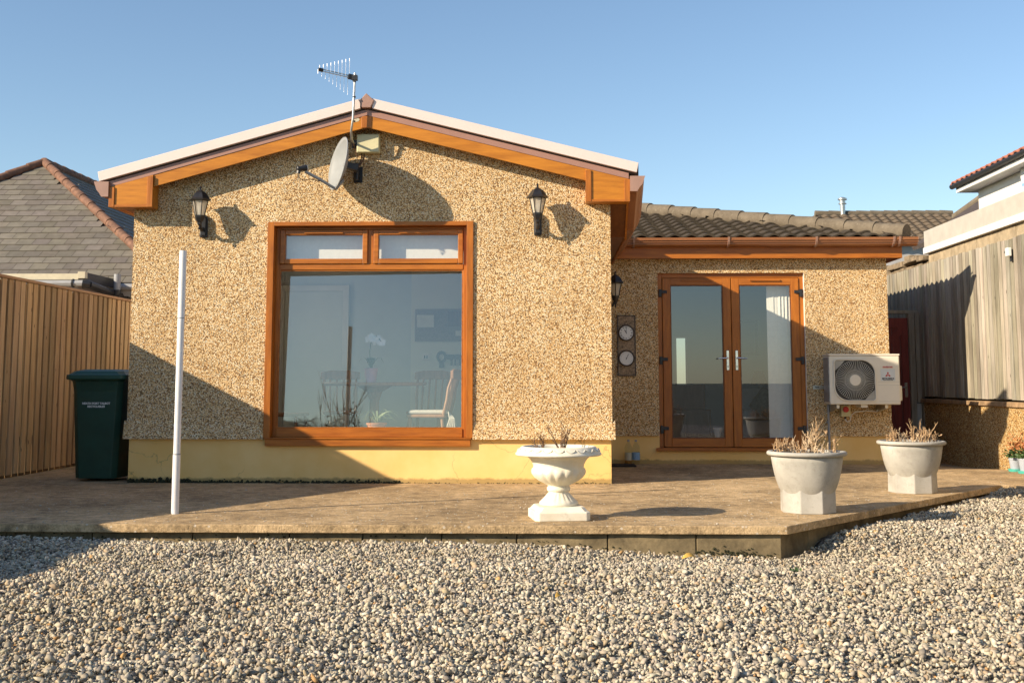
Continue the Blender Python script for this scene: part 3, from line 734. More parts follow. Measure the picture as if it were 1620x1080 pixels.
def build_wing_roof(h):
    tp = math.tan(R(13.5)); cs, sn = math.cos(R(13.5)), math.sin(R(13.5))
    ex, ey, ez = 4.50, 2.80, 2.78
    t = MB()
    tile_sheet(t, (.95, ey, ez), (1, 0, 0), (0, cs, sn), ex-.95, 3.9, .205, .335, .038, lambda p: (ex-p.x) >= (p.y-ey)-.02)
    tile_sheet(t, (ex, ey, ez), (0, 1, 0), (-cs, 0, sn), 5.6, 3.9, .205, .335, .038, lambda p: (ex-p.x) <= (p.y-ey)+.02)
    r = prune(t).build('roof', 'tile', h, False); r['label'] = 'mossy wave-tiled roof of the wing'
    rd = MB(); ridge_run(rd, (ex-.05, ey+.05, ez+.068), (1.0, ey+3.5, ez+.068+3.5*tp), .098)
    rd.build('ridge_tile', 'ridge_conc', r, True)
    # deck under the tiles
    dk = MB(); dk.add([(.9, ey+.03, ez-.03), (ex-.03, ey+.03, ez-.03), (ex-3.5, ey+3.5, ez-.03+3.47*tp), (.9, ey+3.5, ez-.03+3.47*tp), (ex-.03, 8.2, ez-.03), (ex-3.5, 8.2, ez-.03+3.47*tp)],
                      [(0, 1, 2, 3), (1, 4, 5, 2)])
    dk.build('roof_deck', 'oak_dark', r)
    yf = 2.85
    f = MB(); f.box(.80, 4.385, yf, yf+.02, 2.54, 2.765); f.build('fascia', 'oak_x', h, False, .002)
    f = MB(); f.box(4.365, 4.385, yf+.0205, 8.4, 2.54, 2.765); f.build('fascia', 'oak_y', h)
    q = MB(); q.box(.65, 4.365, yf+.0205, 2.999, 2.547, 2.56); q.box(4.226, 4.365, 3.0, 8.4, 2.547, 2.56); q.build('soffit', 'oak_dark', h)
    g = MB(); prof = [(yf-0.0020, 2.683), (yf-0.0800, 2.683), (yf-0.1200, 2.703), (yf-0.1216, 2.723), (yf-0.1408, 2.726), (yf-0.1440, 2.748), (yf-0.1600, 2.751), (yf-0.1664, 2.783), (yf-0.1552, 2.783), (yf-0.1440, 2.758), (yf-0.0160, 2.718), (yf-0.0020, 2.783)]
    g.prism(prof, .90, 4.54, 'x'); gu = g.build('gutter', 'gutter', h)
    e = MB(); e.prism([(a, b) for a, b in prof[:8]]+[(yf-0.0020, 2.783)], 4.5405, 4.552, 'x'); e.build('gutter_end', 'gutter_end', gu)
    for x in (1.05, 2.22, 3.30, 4.25, 4.32):
        b = MB(); b.prism([(yf-0.0020, 2.673), (yf-0.0896, 2.673), (yf-0.1344, 2.698), (yf-0.1568, 2.728), (yf-0.1808, 2.790), (yf-0.1672, 2.790), (yf-0.1440, 2.753), (yf-0.0020, 2.753)], x-.012, x+.012, 'x')
        b.build('bracket', 'gutter_end', gu)

def build_interior(h):
    # kitchen diner behind the picture window
    m = MB(); m.box(-4.0, .34, .281, 4.3, .14, .2); m.build('floor', 'floor_in', h)
    m = MB(); m.box(-4.0, .34, .281, 4.3, 2.66, 2.70); m.build('ceiling', 'wall_in', h)
    m = MB(); m.box(-3.99, -1.80, 4.2, 4.28, .2, 2.66); m.box(-1.80, -1.74, 3.5, 4.2, .2, 2.66); m.build('interior_wall', 'wall_cool', h)
    m = MB(); m.box(-1.80, .33, 3.42, 3.5, .2, 2.66); m.box(.27, .34, .281, 3.42, .2, 2.66); m.build('interior_wall', 'wall_in', h)
    m = MB(); m.box(-4.0, -3.93, .281, .75, .2, 2.66); m.box(-4.0, -3.93, 3.3, 4.2, .2, 2.66); m.box(-4.0, -3.93, .75, 3.3, .2, 1.25); m.box(-4.0, -3.93, .75, 3.3, 2.45, 2.66); m.build('interior_wall', 'wall_in', h)
    m = MB(); m.box(-1.795, .27, 3.395, 3.419, .2, .34); m.build('skirting', 'wall_white', h)
    m = MB(); m.box(-3.62, -2.82, 4.15, 4.199, .2, 2.24); d = m.build('interior_door', 'wall_in', h, False, .01)
    f = MB(); f.box(-3.70, -3.62, 4.13, 4.199, .2, 2.32); f.box(-2.82, -2.74, 4.13, 4.199, .2, 2.32); f.box(-3.62, -2.82, 4.13, 4.199, 2.24, 2.32); f.build('architrave', 'wall_white', d)
    m = MB(); m.box(-2.75, -.80, .281, .50, .50, .535); m.build('window_board', 'wall_white', h)
    m = MB()
    for y in (.75, 1.98, 3.24): m.box(-4.20, -4.14, y, y+.06, 1.25, 2.45)
    m.box(-4.20, -4.14, .75, 3.3, 1.25, 1.31); m.box(-4.20, -4.14, .75, 3.3, 2.39, 2.45); sw = m.build('added_side_window', 'fascia_white', h)  # unseen window added to brighten the kitchen from the side
    m = MB(); n = 60
    m.add([(-4.02+.012*math.sin(k*1.1), .72+2.62*k/n, z) for z in (1.2, 2.5) for k in range(n+1)], [(k, k+1, k+n+2, k+n+1) for k in range(n)]); m.build('diffuser_curtain', 'diffuser', sw)  # unseen translucent sheet added to diffuse the sun from that opening
    # wing room
    m = MB(); m.box(.70, 3.94, 3.281, 7.9, .12, .19); m.build('floor', 'floor_in', h)
    m = MB(); m.box(.62, 3.945, 3.281, 7.9, 2.50, 2.53); m.build('ceiling', 'wall_in', h)
    m = MB(); Yb = 7.8; a0, a1, z0, z1 = 2.06, 2.27, .86, 1.76
    m.box(.62, a0, Yb, Yb+.1, .19, 2.5); m.box(a1, 3.945, Yb, Yb+.1, .19, 2.5); m.box(a0, a1, Yb, Yb+.1, .19, z0); m.box(a0, a1, Yb, Yb+.1, z1, 2.5)
    m.box(.622, .70, 3.281, 7.8, .19, 2.5); m.build('interior_wall', 'wall_cool', h)
    m = MB(); frame_boxes(m, a0, a1, z0, z1, .03, Yb+.03, Yb+.07); bw = m.build('back_window', 'wall_white', h)
    m = MB(); m.add([(a0, Yb+.05, z0), (a1, Yb+.05, z0), (a1, Yb+.05, z1), (a0, Yb+.05, z1)], [(0, 1, 2, 3)]); m.build('pane', 'glass_dim', bw)
build_house()

# ------------------------------------------------------------------ wall lamps
def make_lamp(label):
    t = thing('wall_lantern', label, 'wall lamp', (0, 0, 0), 'black wall lanterns on the bungalow')
    # local: wall at y=0, lantern out towards -y, z=0 at the middle of the wall plate
    L = -.175
    m = MB(); prof = [(-.036, -.115), (.036, -.115), (.04, -.10), (.04, .075), (.028, .11), (0, .125), (-.028, .11), (-.04, .075), (-.04, -.10)]
    m.prism(prof, -.03, 0); m.prism([(x*.7, z*.86) for x, z in prof], -.052, -.0305)
    m.build('wall_plate', 'black_metal', t, False, .006)
    m = MB(); m.tube([(0, -.05, -.03), (0, -.10, -.05), (0, -.145, -.02), (0, L, .035)], [.019, .017, .016, .018], 8)
    m.build('arm', 'black_metal', t, True)
    m = MB(); m.lathe([(.006, -.055), (.013, -.035), (.006, -.015), (.022, .0), (.024, .02), (.038, .04), (.050, .07), (.052, .085)], 6, 0, L, 0)
    m.build('base_cup', 'black_metal', t)
    z0, z1, r0, r1 = .086, .238, .047, .080
    m = MB(); m.lathe([(r0-.004, z0), (r1-.004, z1)], 6, 0, L, 0, cap=False); m.build('glass_panel', 'lantern', t)
    m = MB()
    for k in range(6):
        a = 2*math.pi*k/6; m.tube([(r0*math.cos(a), L+r0*math.sin(a), z0), (r1*math.cos(a), L+r1*math.sin(a), z1)], .0055, 5)
    m.lathe([(r0+.004, z0-.003), (r0+.004, z0+.006)], 6, 0, L, 0); m.build('frame', 'black_metal', t)
    m = MB(); m.lathe([(.082, .236), (.112, .246), (.113, .253), (.094, .268), (.080, .292), (.058, .322), (.022, .345), (.010, .352), (.008, .365), (.013, .375), (.003, .392)], 6, 0, L, 0)
    m.build('cap', 'black_metal', t)
    m = MB(); m.lathe([(.012, .10), (.020, .12), (.024, .16), (.015, .19), (.003, .2)], 12, 0, L, 0); m.build('bulb', 'white_plastic', t, True)
    return t
l1 = make_lamp('black wall lantern left of the picture window')
l1.location = (-3.547, -.002, 2.592)
l2 = copy_tree(l1); l2.location = (-.118, -.002, 2.602); l2['label'] = 'black wall lantern right of the picture window'
l3 = copy_tree(l1); l3.location = (.624, 2.45, 1.955); l3.rotation_euler = (0, 0, math.pi/2); l3['label'] = 'shaded black lantern half hidden round the house corner, above the clock plaque'

# ------------------------------------------------------------------ satellite dish, aerial, junction box
def dish():
    t = thing('satellite_dish', 'grey satellite dish on an arm below the gable peak', 'satellite dish', (-1.98, -.02, 3.13))
    c = Vector((-2.11, -.30, 3.185)); n = Vector((-.90, -.44, .17)).normalized()
    u = Vector((0, 0, 1)).cross(n).normalized(); v = n.cross(u)
    m = MB(); nr, na = 10, 56; vs, fs = [], []
    for i in range(nr+1):
        for k in range(na):
            a = 2*math.pi*k/na; r = i/nr; x, y = .285*r*math.cos(a), .268*r*math.sin(a)
            vs.append(c+u*x+v*y+n*(1.05*(x*x+y*y)-.07))
    for i in range(nr):
        for k in range(na): fs.append((i*na+k, i*na+(k+1) % na, (i+1)*na+(k+1) % na, (i+1)*na+k))
    m.add(vs, fs); o = m.build('reflector', 'dish', t, 'all')
    md = o.modifiers.new('thick', 'SOLIDIFY'); md.thickness = .006
    rim = [c+u*.285*math.cos(a)+v*.268*math.sin(a)+n*(1.05*((.285*math.cos(a))**2+(.268*math.sin(a))**2)-.07) for a in [2*math.pi*k/56 for k in range(57)]]
    m = MB(); m.tube(rim, .007, 6, False); m.build('rim', 'dish', o, 'all')
    low = c-v*.262+n*.0; lnb = Vector((-2.44, -.52, 3.10))
    m = MB(); m.tube([c-v*.15-n*.07, low-n*.015, low+(lnb-low)*.5, lnb+Vector((.03, .02, -.03))], .017, 6); m.build('arm', 'grey_plastic', t, True)
    ax = (c-lnb).normalized()
    m = MB(); m.tube([lnb-ax*.055, lnb-ax*.05, lnb-ax*.005, lnb+ax*.01, lnb+ax*.045], [.018, .024, .024, .030, .033], 14)
    m.tube([lnb-ax*.03, lnb-ax*.03-v*.05], .020, 8); rc = m.build('receiver', 'black_plastic', t, True)
    m = MB(); m.tube([lnb+ax*.0455, lnb+ax*.052], .030, 14); m.build('feed_cap', 'white_plastic', rc)
    m = MB(); p0 = lnb-ax*.03-v*.06
    m.tube([p0, p0+Vector((.01, 0, -.035)), p0+Vector((.05, .02, -.055)), p0+Vector((.11, .04, -.04)), low+(lnb-low)*.45+Vector((0, 0, -.014))], .004, 6)
    m.build('cable', 'black_plastic', t, True)
    m = MB(); bk = c-n*.118
    m.box(-.045, .045, -.03, .03, -.06, .06, Matrix.Translation(bk) @ n.to_track_quat('Z', 'Y').to_matrix().to_4x4())
    m.tube([bk-n*.02, (-1.975, -.17, 3.14), (-1.96, -.10, 3.14)], .020, 8)
    m.tube([(-1.965, -.11, 3.05), (-1.965, -.11, 3.22)], .021, 10)
    m.tube([(-1.965, -.11, 3.10), (-1.965, 0, 3.10)], .018, 8); m.box(-2.01, -1.92, -.012, 0, 3.04, 3.20)
    m.build('mount', 'black_plastic', t, False)
dish()
def junction_box():
    t = thing('junction_box', 'cream plastic junction box under the gable peak', 'junction box', (-1.86, 0, 3.34))
    box('box_body', 'jbox', t, -1.975, -1.738, -.075, 0, 3.338, 3.535, .008)
    box('lid', 'jbox', t, -1.968, -1.745, -.086, -.0755, 3.345, 3.528, .006)
    m = MB(); m.tube([(-1.90, -.04, 3.34), (-1.905, -.045, 3.28), (-1.935, -.06, 3.22), (-1.985, -.08, 3.18)], .008, 6)
    m.tube([(-1.925, -.04, 3.34), (-1.932, -.04, 3.27), (-1.955, -.06, 3.21), (-1.99, -.09, 3.17)], .006, 6)
    m.tube([(-2.01, -.12, 3.46), (-2.0, -.06, 3.40), (-1.985, -.03, 3.34), (-1.965, -.03, 3.30)], .004, 6); m.build('cable', 'twig_dark', t, True)
junction_box()
def aerial():
    t = thing('tv_aerial', 'slim rooftop television aerial with upright rods on a steel mast', 'aerial', (-2.0, -.26, 3.43))
    m = MB(); m.tube([(-1.995, -.03, 3.445), (-2.003, -.10, 3.44), (-2.008, -.20, 3.455), (-2.004, -.25, 3.53), (-1.985, -.262, 3.66), (-1.972, -.262, 4.125)], .0125, 10); mast = m.build('mast', 'steel', t, True)
    m = MB()
    for z in (3.62, 3.87, 4.03): m.tube([(-1.976, -.262, z), (-1.975, -.262, z+.014)], .0155, 10)
    m.build('tape', 'black_plastic', mast)
    m = MB(); m.box(-2.03, -1.96, -.02, 0, 3.40, 3.48); m.box(-2.02, -1.94, -.06, -.02, 3.42, 3.46); m.build('wall_bracket', 'black_plastic', t)
    A = Vector((-1.955, -.232, 4.078)); B = Vector((-2.30, -.42, 4.122)); d = (B-A).normalized(); s = Vector((0, 0, 1)).cross(d)
    m = MB()
    for k in (-1, 1):
        m.tube([A+Vector((0, 0, k*.010)), B+Vector((0, 0, k*.010))], .0058, 6)
    bm_ = m.build('boom', 'steel', t)
    m = MB(); m.tube([B-d*.03, B+d*.015], .020, 10); m.build('end_cap', 'black_plastic', bm_)
    m = MB(); p = A+d*.05; m.box(-.035, .045, -.028, .028, -.022, .022, Matrix.Translation(p) @ d.to_track_quat('X', 'Z').to_matrix().to_4x4())
    m.box(-2.0, -1.945, -.29, -.235, 4.05, 4.10); m.build('clamp', 'black_plastic', t)
    n = 9
    for i in range(n):
        f = i/(n-1); p = A+d*(.085+(B-A).length*.80*(1-(1-f)**1.0) * 1.0); ln = .145*(1-f)+.045
        for k, sg in ((0, 1), (1, -1)):
            q = p+d*(.014*k)+s*(.003*sg)
            m = MB(); m.tube([q, q+Vector((0, 0, sg*ln))], .0024, 5); m.build('rod', 'alu', t)
aerial()

# ------------------------------------------------------------------ clothes posts
def post():
    t = thing('clothes_post', 'tall white tubular clothes post standing on the patio edge', 'post', (-2.881, -2.84, 0))
    x, y = -2.881, -2.84
    m = MB(); m.lathe([(.029, 0), (.029, .45)], 20, x, y); m.build('lower_tube', 'post_paint', t, True)
    m = MB(); m.lathe([(.0265, .4505), (.0265, 1.50)], 20, x, y); m.build('middle_tube', 'post_paint', t, True)
    m = MB(); m.lathe([(.0275, 1.503), (.0275, 2.03)], 20, x, y); m.build('upper_tube', 'post_paint', t, True)
    m = MB(); m.lathe([(.0272, 1.497), (.0279, 1.50), (.0272, 1.508)], 20, x, y); m.lathe([(.0292, .447), (.0296, .452), (.0285, .457)], 20, x, y); m.build('joint_ring', 'grey_plastic', t)
post()

# ------------------------------------------------------------------ wheelie bin
def wheelie_bin():
    t = thing('wheelie_bin', 'dark green wheelie bin between the wooden fence and the house corner', 'bin', (-4.62, .36, 0))
    x0b, x1b, x0t, x1t = -4.855, -4.425, -4.885, -4.375
    y0b, y1b, y0t, y1t = .13, .60, .075, .70
    m = MB(); zb, zt = .03, 1.03
    def ring(x0, x1, y0, y1, z, c=.05):
        return [(x0+c, y0, z), (x1-c, y0, z), (x1, y0+c, z), (x1, y1-c, z), (x1-c, y1, z), (x0+c, y1, z), (x0, y1-c, z), (x0, y0+c, z)]
    rings = [ring(x0b, x1b, y0b, y1b, zb), ring(x0t, x1t, y0t, y1t, zt-.12), ring(x0t-.012, x1t+.012, y0t-.015, y1t+.012, zt-.02), ring(x0t-.03, x1t+.03, y0t-.03, y1t+.02, zt)]
    vs = [p for r in rings for p in r]; fs = [tuple(range(7, -1, -1)), tuple(24+k for k in range(8))]
    for i in range(3):
        for k in range(8): fs.append((i*8+k, i*8+(k+1) % 8, (i+1)*8+(k+1) % 8, (i+1)*8+k))
    m.add(vs, fs)
    for fx in (-4.80, -4.69, -4.58, -4.47):                # ribs under the rim
        m.prism([(y0t-.028, zt-.02), (y0t+.03, zt-.02), (y0t+.03, zt-.12)], fx-.006, fx+.006, 'x')
    b = m.build('body', 'bin', t, False, .012)
    m = MB(); X0, X1, Y0, Y1 = x0t-.055, x1t+.052, y0t-.065, y1t+.03
    rings = [ring(X0+.012, X1-.012, Y0+.012, Y1, 1.028, .04), ring(X0, X1, Y0, Y1, 1.036, .04), ring(X0, X1, Y0, Y1, 1.078, .04), ring(X0+.02, X1-.02, Y0+.02, Y1-.02, 1.086, .05), ring(X0+.05, X1-.05, Y0+.055, Y1-.04, 1.115, .06), ring(X0+.11, X1-.11, Y0+.13, Y1-.10, 1.135, .08)]
    vs = [p for r in rings for p in r]; n = len(rings); fs = [tuple(range(7, -1, -1)), tuple((n-1)*8+k for k in range(8))]
    for i in range(n-1):
        for k in range(8): fs.append((i*8+k, i*8+(k+1) % 8, (i+1)*8+(k+1) % 8, (i+1)*8+k))
    m.add(vs, fs); lid = m.build('lid', 'bin_lid', t, False, .008)
    m = MB(); m.tube([(X0+.06, Y1+.02, 1.05), (X1-.06, Y1+.02, 1.05)], .016, 8); m.build('hinge_bar', 'bin', lid)
    for fx in (-4.88, -4.42):
        m = MB(); m.tube([(fx-.02, .62, .10), (fx+.03, .62, .10)], .10, 20); m.build('wheel', 'tyre', t)
    yf = lambda z: y0b+(y0t-y0b)*(z-zb)/(zt-.12-zb)-.003
    sl = math.atan2(y0t-y0b, zt-.12-zb)
    for body, z, sz in (('NEATH PORT TALBOT', .788, .0285), ('RECYCLABLES', .757, .0285)):
        mt = Matrix.Translation((-4.632, yf(z), z)) @ FRONT
        text_mesh('lettering', body, sz, 'letters', b, mt, bold=.0009)
wheelie_bin()

# ------------------------------------------------------------------ timber fences and the garden wall on the right
def tnt(lo=.78, hi=1.15): a = rnd.uniform(lo, hi); return (a*rnd.uniform(.97, 1.05), a, a*rnd.uniform(.9, 1.02))
def left_fence():
    t = thing('timber_fence', 'orange brown close boarded timber fence left of the house', 'fence', (-5.7, 2., 0))
    X = -5.70
    def top(y): return 2.085 if y > -2.45 else (2.085+(1.22-2.085)*sstep_l(-2.45, -4.85, y))
    def sstep_l(a, b, y): return max(0., min(1., (y-a)/(b-a)))
    m = MB(); y = -15.0
    while y < 6.0:
        m.tint = tnt(); a = rnd.uniform(.003, .012); mt = Matrix.Translation((X, y, 0)) @ Matrix.Rotation(R(rnd.uniform(-.6, .6)), 4, 'X')
        w = .055+rnd.uniform(-.004, .004)
        v = [(0, -w, .03+a), (0, w, .03+a), (0, w, top(y+w)), (0, -w, top(y-w))]
        v = [mt @ Vector(p) for p in v]; m.add(v+[(p.x-.02, p.y, p.z) for p in v], [(0, 1, 2, 3), (7, 6, 5, 4), (0, 4, 5, 1), (1, 5, 6, 2), (2, 6, 7, 3), (3, 7, 4, 0)])
        m.tint = tnt(.35, .5); yy = y+.08  # back boards tinted darker, painting shade into the gaps
        v = [(X-.045, yy-.074, -.06), (X-.045, yy+.074, -.06), (X-.045, yy+.074, top(yy)-.01), (X-.045, yy-.074, top(yy)-.01)]
        m.add(v+[(p[0]-.02, p[1], p[2]) for p in v], [(0, 1, 2, 3), (7, 6, 5, 4), (0, 4, 5, 1), (1, 5, 6, 2), (2, 6, 7, 3), (3, 7, 4, 0)])
        y += .16
    m.build('boards', 'fence_new', t)
    m = MB(); m.box(X-.07, X+.022, -2.45, 6, 2.088, 2.118)
    sl = [(X-.07, -2.45, 2.0885), (X+.022, -2.45, 2.0885), (X+.022, -4.85, 1.2235), (X-.07, -4.85, 1.2235)]
    m.add(sl+[(a, b, c+.03) for a, b, c in sl], [(0, 3, 2, 1), (4, 5, 6, 7), (0, 1, 5, 4), (1, 2, 6, 5), (2, 3, 7, 6), (3, 0, 4, 7)])
    m.box(X-.07, X+.022, -15, -4.85, 1.2235, 1.253); m.build('cap_rail', 'fence_cap', t, False, .003)
    m = MB(); m.box(X-.12, X-.068, -2.4, 6, .35, .43); m.build('rail', 'fence_cap', t)
left_fence()
FX = 5.40
def right_side():
    w_ = thing('garden_wall', 'low pebbledash garden wall with brown coping under the grey fence', 'wall', (FX+.1, 2, -.1))
    m = MB(); m.box(FX, FX+.2, -7.5, 5.62, -.35, .715); m.build('wall', 'render_old', w_)
    m = MB(); y = -7.5
    while y < 5.6:
        m.box(FX-.035, FX+.22, y, min(y+.9, 5.64)-.006, .716, .775+rnd.uniform(-.003, .003)); y += .9
    m.build('coping', 'coping', w_, False, .006)
    f = thing('timber_fence', 'weathered grey board fence standing on the low wall', 'fence', (FX+.05, 2, .8))
    m = MB(); y = -7.5
    while y < 7.4:
        m.tint = tnt(.68, 1.18); w = .110+rnd.uniform(-.006, .004); top = 2.665+rnd.uniform(-.008, .010)+.004*y; a = rnd.uniform(0, .010)
        bot = .797+rnd.uniform(0, .012) if y < 5.5 else .2
        v = [(FX-.006-a, y, bot), (FX-.006-a*.5, y+w, bot), (FX-.006-a*.5, y+w, top), (FX-.006-a, y, top)]
        m.add(v+[(p[0]+.02, p[1], p[2]) for p in v], [(0, 1, 2, 3), (7, 6, 5, 4), (0, 4, 5, 1), (1, 5, 6, 2), (2, 6, 7, 3), (3, 7, 4, 0)])
        y += .124
    m.tint = (.42, .40, .38); m.box(FX+.018, FX+.032, -7.5, 5.5, .81, 2.62); m.box(FX+.018, FX+.032, 5.5, 7.4, .2, 2.62)  # added backing sheet, tinted dark to stand for shade between the boards
    m.build('boards', 'fence_old', f)
    m = MB()
    for z in (.95, 1.75, 2.45): m.box(FX+.034, FX+.08, -7.5, 7.4, z, z+.08)
    m.build('rail', 'post_old', f)
    # gate in the side passage
    g = thing('side_gate', 'dark red boarded gate in the passage beside the wing', 'gate', (5.05, 5.6, -.1))
    Y = 5.62; x0, x1, z0, z1 = 4.30, 5.235, -.08, 1.94
    m = MB(); x = x0
    while x < x1-.02:
        m.box(x, min(x+.118, x1)-.004, Y+.022, Y+.045, z0+.02, z1-.01); x += .118
    m.build('boards', 'red_door', g, False, .002)
    m = MB(); m.box(x1-.10, x1, Y, Y+.0215, z0+.01, z1); m.box(x0, x0+.10, Y, Y+.0215, z0+.01, z1); m.box(x0+.10, x1-.10, Y, Y+.0215, z1-.14, z1)
    m.box(x0+.10, x1-.10, Y, Y+.0215, .85, .97); m.box(x0+.10, x1-.10, Y, Y+.0215, z0+.05, z0+.2)
    m.box(-.55, .55, -.01, .01, -.05, .05, Matrix.Translation((4.78, Y+.011, 1.4)) @ Matrix.Rotation(R(-46), 4, 'Y')); m.build('frame', 'red_door', g, False, .003)
    m = MB(); hx = x1-.055; m.box(hx-.02, hx+.02, Y-.008, Y-.0005, .79, 1.0); m.tube([(hx, Y-.008, .93), (hx, Y-.045, .93), (hx-.03, Y-.05, .93), (hx-.12, Y-.05, .925)], .009, 8); m.build('handle', 'chrome', g)
    p = thing('gate_post', 'weathered wooden gate post between red gate and grey fence', 'post', (5.3, 5.65, -.1))
    m = MB(); m.box(5.24, 5.32, 5.58, 5.70, -.12, 2.0); m.box(5.325, 5.385, 5.56, 5.64, .72, 2.02); m.box(4.2, 5.385, 5.60, 5.70, 2.003, 2.05); m.build('timber', 'post_old', p, False, .004)
    m = MB(); m.box(5.322, 5.39, 5.60, 5.80, -.12, .70); m.build('pier', 'felt_grey', p, False, .006)
    # white sensor box on the fence
    s = thing('outdoor_sensor', 'small white sensor box fixed near the top of the grey fence', 'sensor', (FX-.03, 1.95, 2.48))
    m = MB(); m.box(FX-.08, FX-.035, 1.89, 1.98, 2.46, 2.56); m.build('housing', 'white_plastic', s, False, .008)
    m = MB(); m.tube([(FX-.057, 2.005, 2.515), (FX-.057, 1.982, 2.515)], .022, 12); m.build('lens', 'black_plastic', s)
    m = MB(); m.box(FX-.034, FX-.03, 1.91, 1.96, 2.40, 2.50); m.build('bracket', 'black_plastic', s)
right_side()

# ------------------------------------------------------------------ neighbours
def garage():
    g = thing('garage', 'blockwork garage with white fascia behind the grey fence', 'garage', (5.9, 2, -.1))
    m = MB(); y = -4.0
    x0 = 5.53
    m.box(x0+.01, 8.5, -4, 5.44, -.2, 2.60)
    while y < 5.4:
        y1 = min(y+.44, 5.46)
        for z in (2.42, 2.645):
            m.box(x0-rnd.uniform(0, .006), x0+.2, y+.005, y1-.005, z+.005, z+.215)
        y += .44
    m.build('wall', 'block', g, False, .004)
    m = MB(); m.box(x0-.06, 8.6, -4.1, 5.52, 2.865, 2.955); m.build('fascia', 'fascia_white', g, False, .004)
    m = MB(); m.box(x0-.045, 8.6, -4.1, 5.51, 2.956, 3.20); m.build('roof_edge', 'felt_grey', g, False, .006)
    r = thing('rubble_wall', 'crumbling mossy stone wall beyond the end of the garage', 'wall', (5.7, 6.6, -.1))
    m = MB()
    for k in range(3):
        y = 5.56
        while y < 9.4:
            l = rnd.uniform(.18, .4); z0 = 2.3+k*.16
            m.box(5.52+rnd.uniform(-.03, .03), 5.85, y, y+l-.012, z0, z0+.145+rnd.uniform(-.01, .008)); y += l
    y = 5.56
    while y < 9.4:
        l = rnd.uniform(.2, .45); m.box(5.50+rnd.uniform(-.05, .03), 5.9, y, y+l, 2.80, 2.80+rnd.uniform(.06, .14), Matrix.Rotation(R(rnd.uniform(-1, 1)*.3), 4, 'Y')); y += l
    m.box(5.56, 5.8, 5.56, 9.4, -.2, 2.30); m.build('stones', 'rubble', r, False, .015)
garage()

def white_house():
    h = thing('white_house', 'white walled house with red tiled roof above the garage', 'house', (9, 6, 0))
    X = 7.55; Yc = 9.0
    m = MB(); m.box(X, 14, -4, Yc, -.2, 4.46); m.build('wall', 'wall_white', h)
    m = MB(); m.box(X-.30, X-.27, -4.3, Yc+.25, 4.355, 4.47); m.box(X-.27, 14, Yc+.22, Yc+.25, 4.355, 4.47); m.build('fascia', 'fascia_white', h)
    m = MB(); m.box(X-.27, X+.01, -4.3, Yc+.22, 4.36, 4.375); m.build('soffit', 'wall_grey', h)
    m = MB(); m.tube([(X-.345, -4.3, 4.475), (X-.345, Yc+.33, 4.475)], .05, 8); m.build('gutter', 'black_plastic', h)
    t = MB(); cs, sn = math.cos(R(26)), math.sin(R(26))
    tile_sheet(t, (X-.36, -4.3, 4.49), (0, 1, 0), (cs, 0, sn), Yc+4.6, 4.0, .24, .3, .035, lambda p: True)
    prune(t).build('roof', 'tile_red', h)
    m = MB(); m.lathe([(.20, 0), (.20, .02)], 4, 0, 0, 0)
    bx = MB(); prof = [(-.12, .16), (-.14, .0), (-.10, -.14), (0, -.17), (.10, -.14), (.14, 0), (.12, .16), (0, .18)]
    bx.prism(prof[::-1], X-.085, X-.001, 'x'); bx.xf(Matrix.Translation((0, 6.75, 4.24)))
    a = thing('alarm_box', 'white burglar alarm box high on the white house wall', 'alarm', (X-.05, 6.75, 4.24)); bx.build('cover', 'white_plastic', a, False, .01)
    k = MB(); k.box(X-.10, X-.0855, 6.69, 6.81, 4.07, 4.115); k.build('strobe', 'label_blue', a)
white_house()

def far_houses():
    h = thing('far_house', 'distant house with brown tiled roof behind the wing', 'house', (12, 26, 0))
    # ridge runs across the view
    Y = 24.0; s = FPX/(12.15+Y); ze = 1+(605-388)/s; 
    X0, X1 = (1328-870)/s, (1560-870)/s
    Yr = Y+3.2; sr = FPX/(12.15+Yr); zr = 1+(605-340)/sr; X0r = (1326-870)/sr
    m = MB(); m.box(X0+.2, X1, Y+.3, Y+6, -.2, ze); m.build('wall', 'wall_grey', h)
    u = Vector((1, 0, 0)); v = Vector((0, Yr-Y, zr-ze)); L = v.length; v.normalize()
    t = MB(); tile_sheet(t, (X0, Y, ze), u, v, X1-X0, L, .30, .33, .05, lambda p: True); r = prune(t).build('roof', 'tile_far', h)
    m = MB(); m.box(X0, X1, Yr, Yr+3.3, zr-1.3, zr-.02); m.build('back_slope', 'tile_far', r)
    m = MB(); ridge_run(m, (X0, Yr, zr), (X1, Yr, zr), .10, .45); m.build('ridge_tile', 'ridge_conc', r)
    m = MB(); m.prism([(Y, ze-.12), (Yr, zr-.10), (Yr, zr-.22), (Y, ze-.24)], X0-.06, X0-.005, 'x'); m.build('verge', 'fascia_white', r)
    f = MB(); fx = (1333.5-870)/sr; fy = Yr-.1
    f.lathe([(.085, -.3), (.085, .30), (.13, .31), (.13, .34), (.095, .35), (.095, .44), (.15, .45), (.15, .50), (.05, .54)], 16, fx, fy, zr); f.build('flue', 'steel', r, True)
    h2 = thing('far_house', 'dark hipped roof of a house beside the white house', 'house', (13, 18, 0))
    Y = 16.0; s = FPX/(12.15+Y)
    pt = lambda px, py, yy: ((px-870)/(FPX/(12.15+yy)), yy, 1+(605-py)/(FPX/(12.15+yy)))
    a, b, c, d = pt(1440, 392, 15), pt(1640, 330, 13), pt(1600, 285, 17), pt(1512, 347, 19)
    m = MB(); m.add([a, b, c, d], [(0, 1, 2, 3)]); o = m.build('roof', 'roof_main', h2); md = o.modifiers.new('t', 'SOLIDIFY'); md.thickness = .1
    m = MB(); m.tube([d, c], .14, 8); m.build('ridge_tile', 'ridge_conc', o)
    m = MB(); m.box(a[0]+.3, b[0], 15.3, 19, -.2, 3.2); m.build('wall', 'wall_grey', h2)
far_houses()

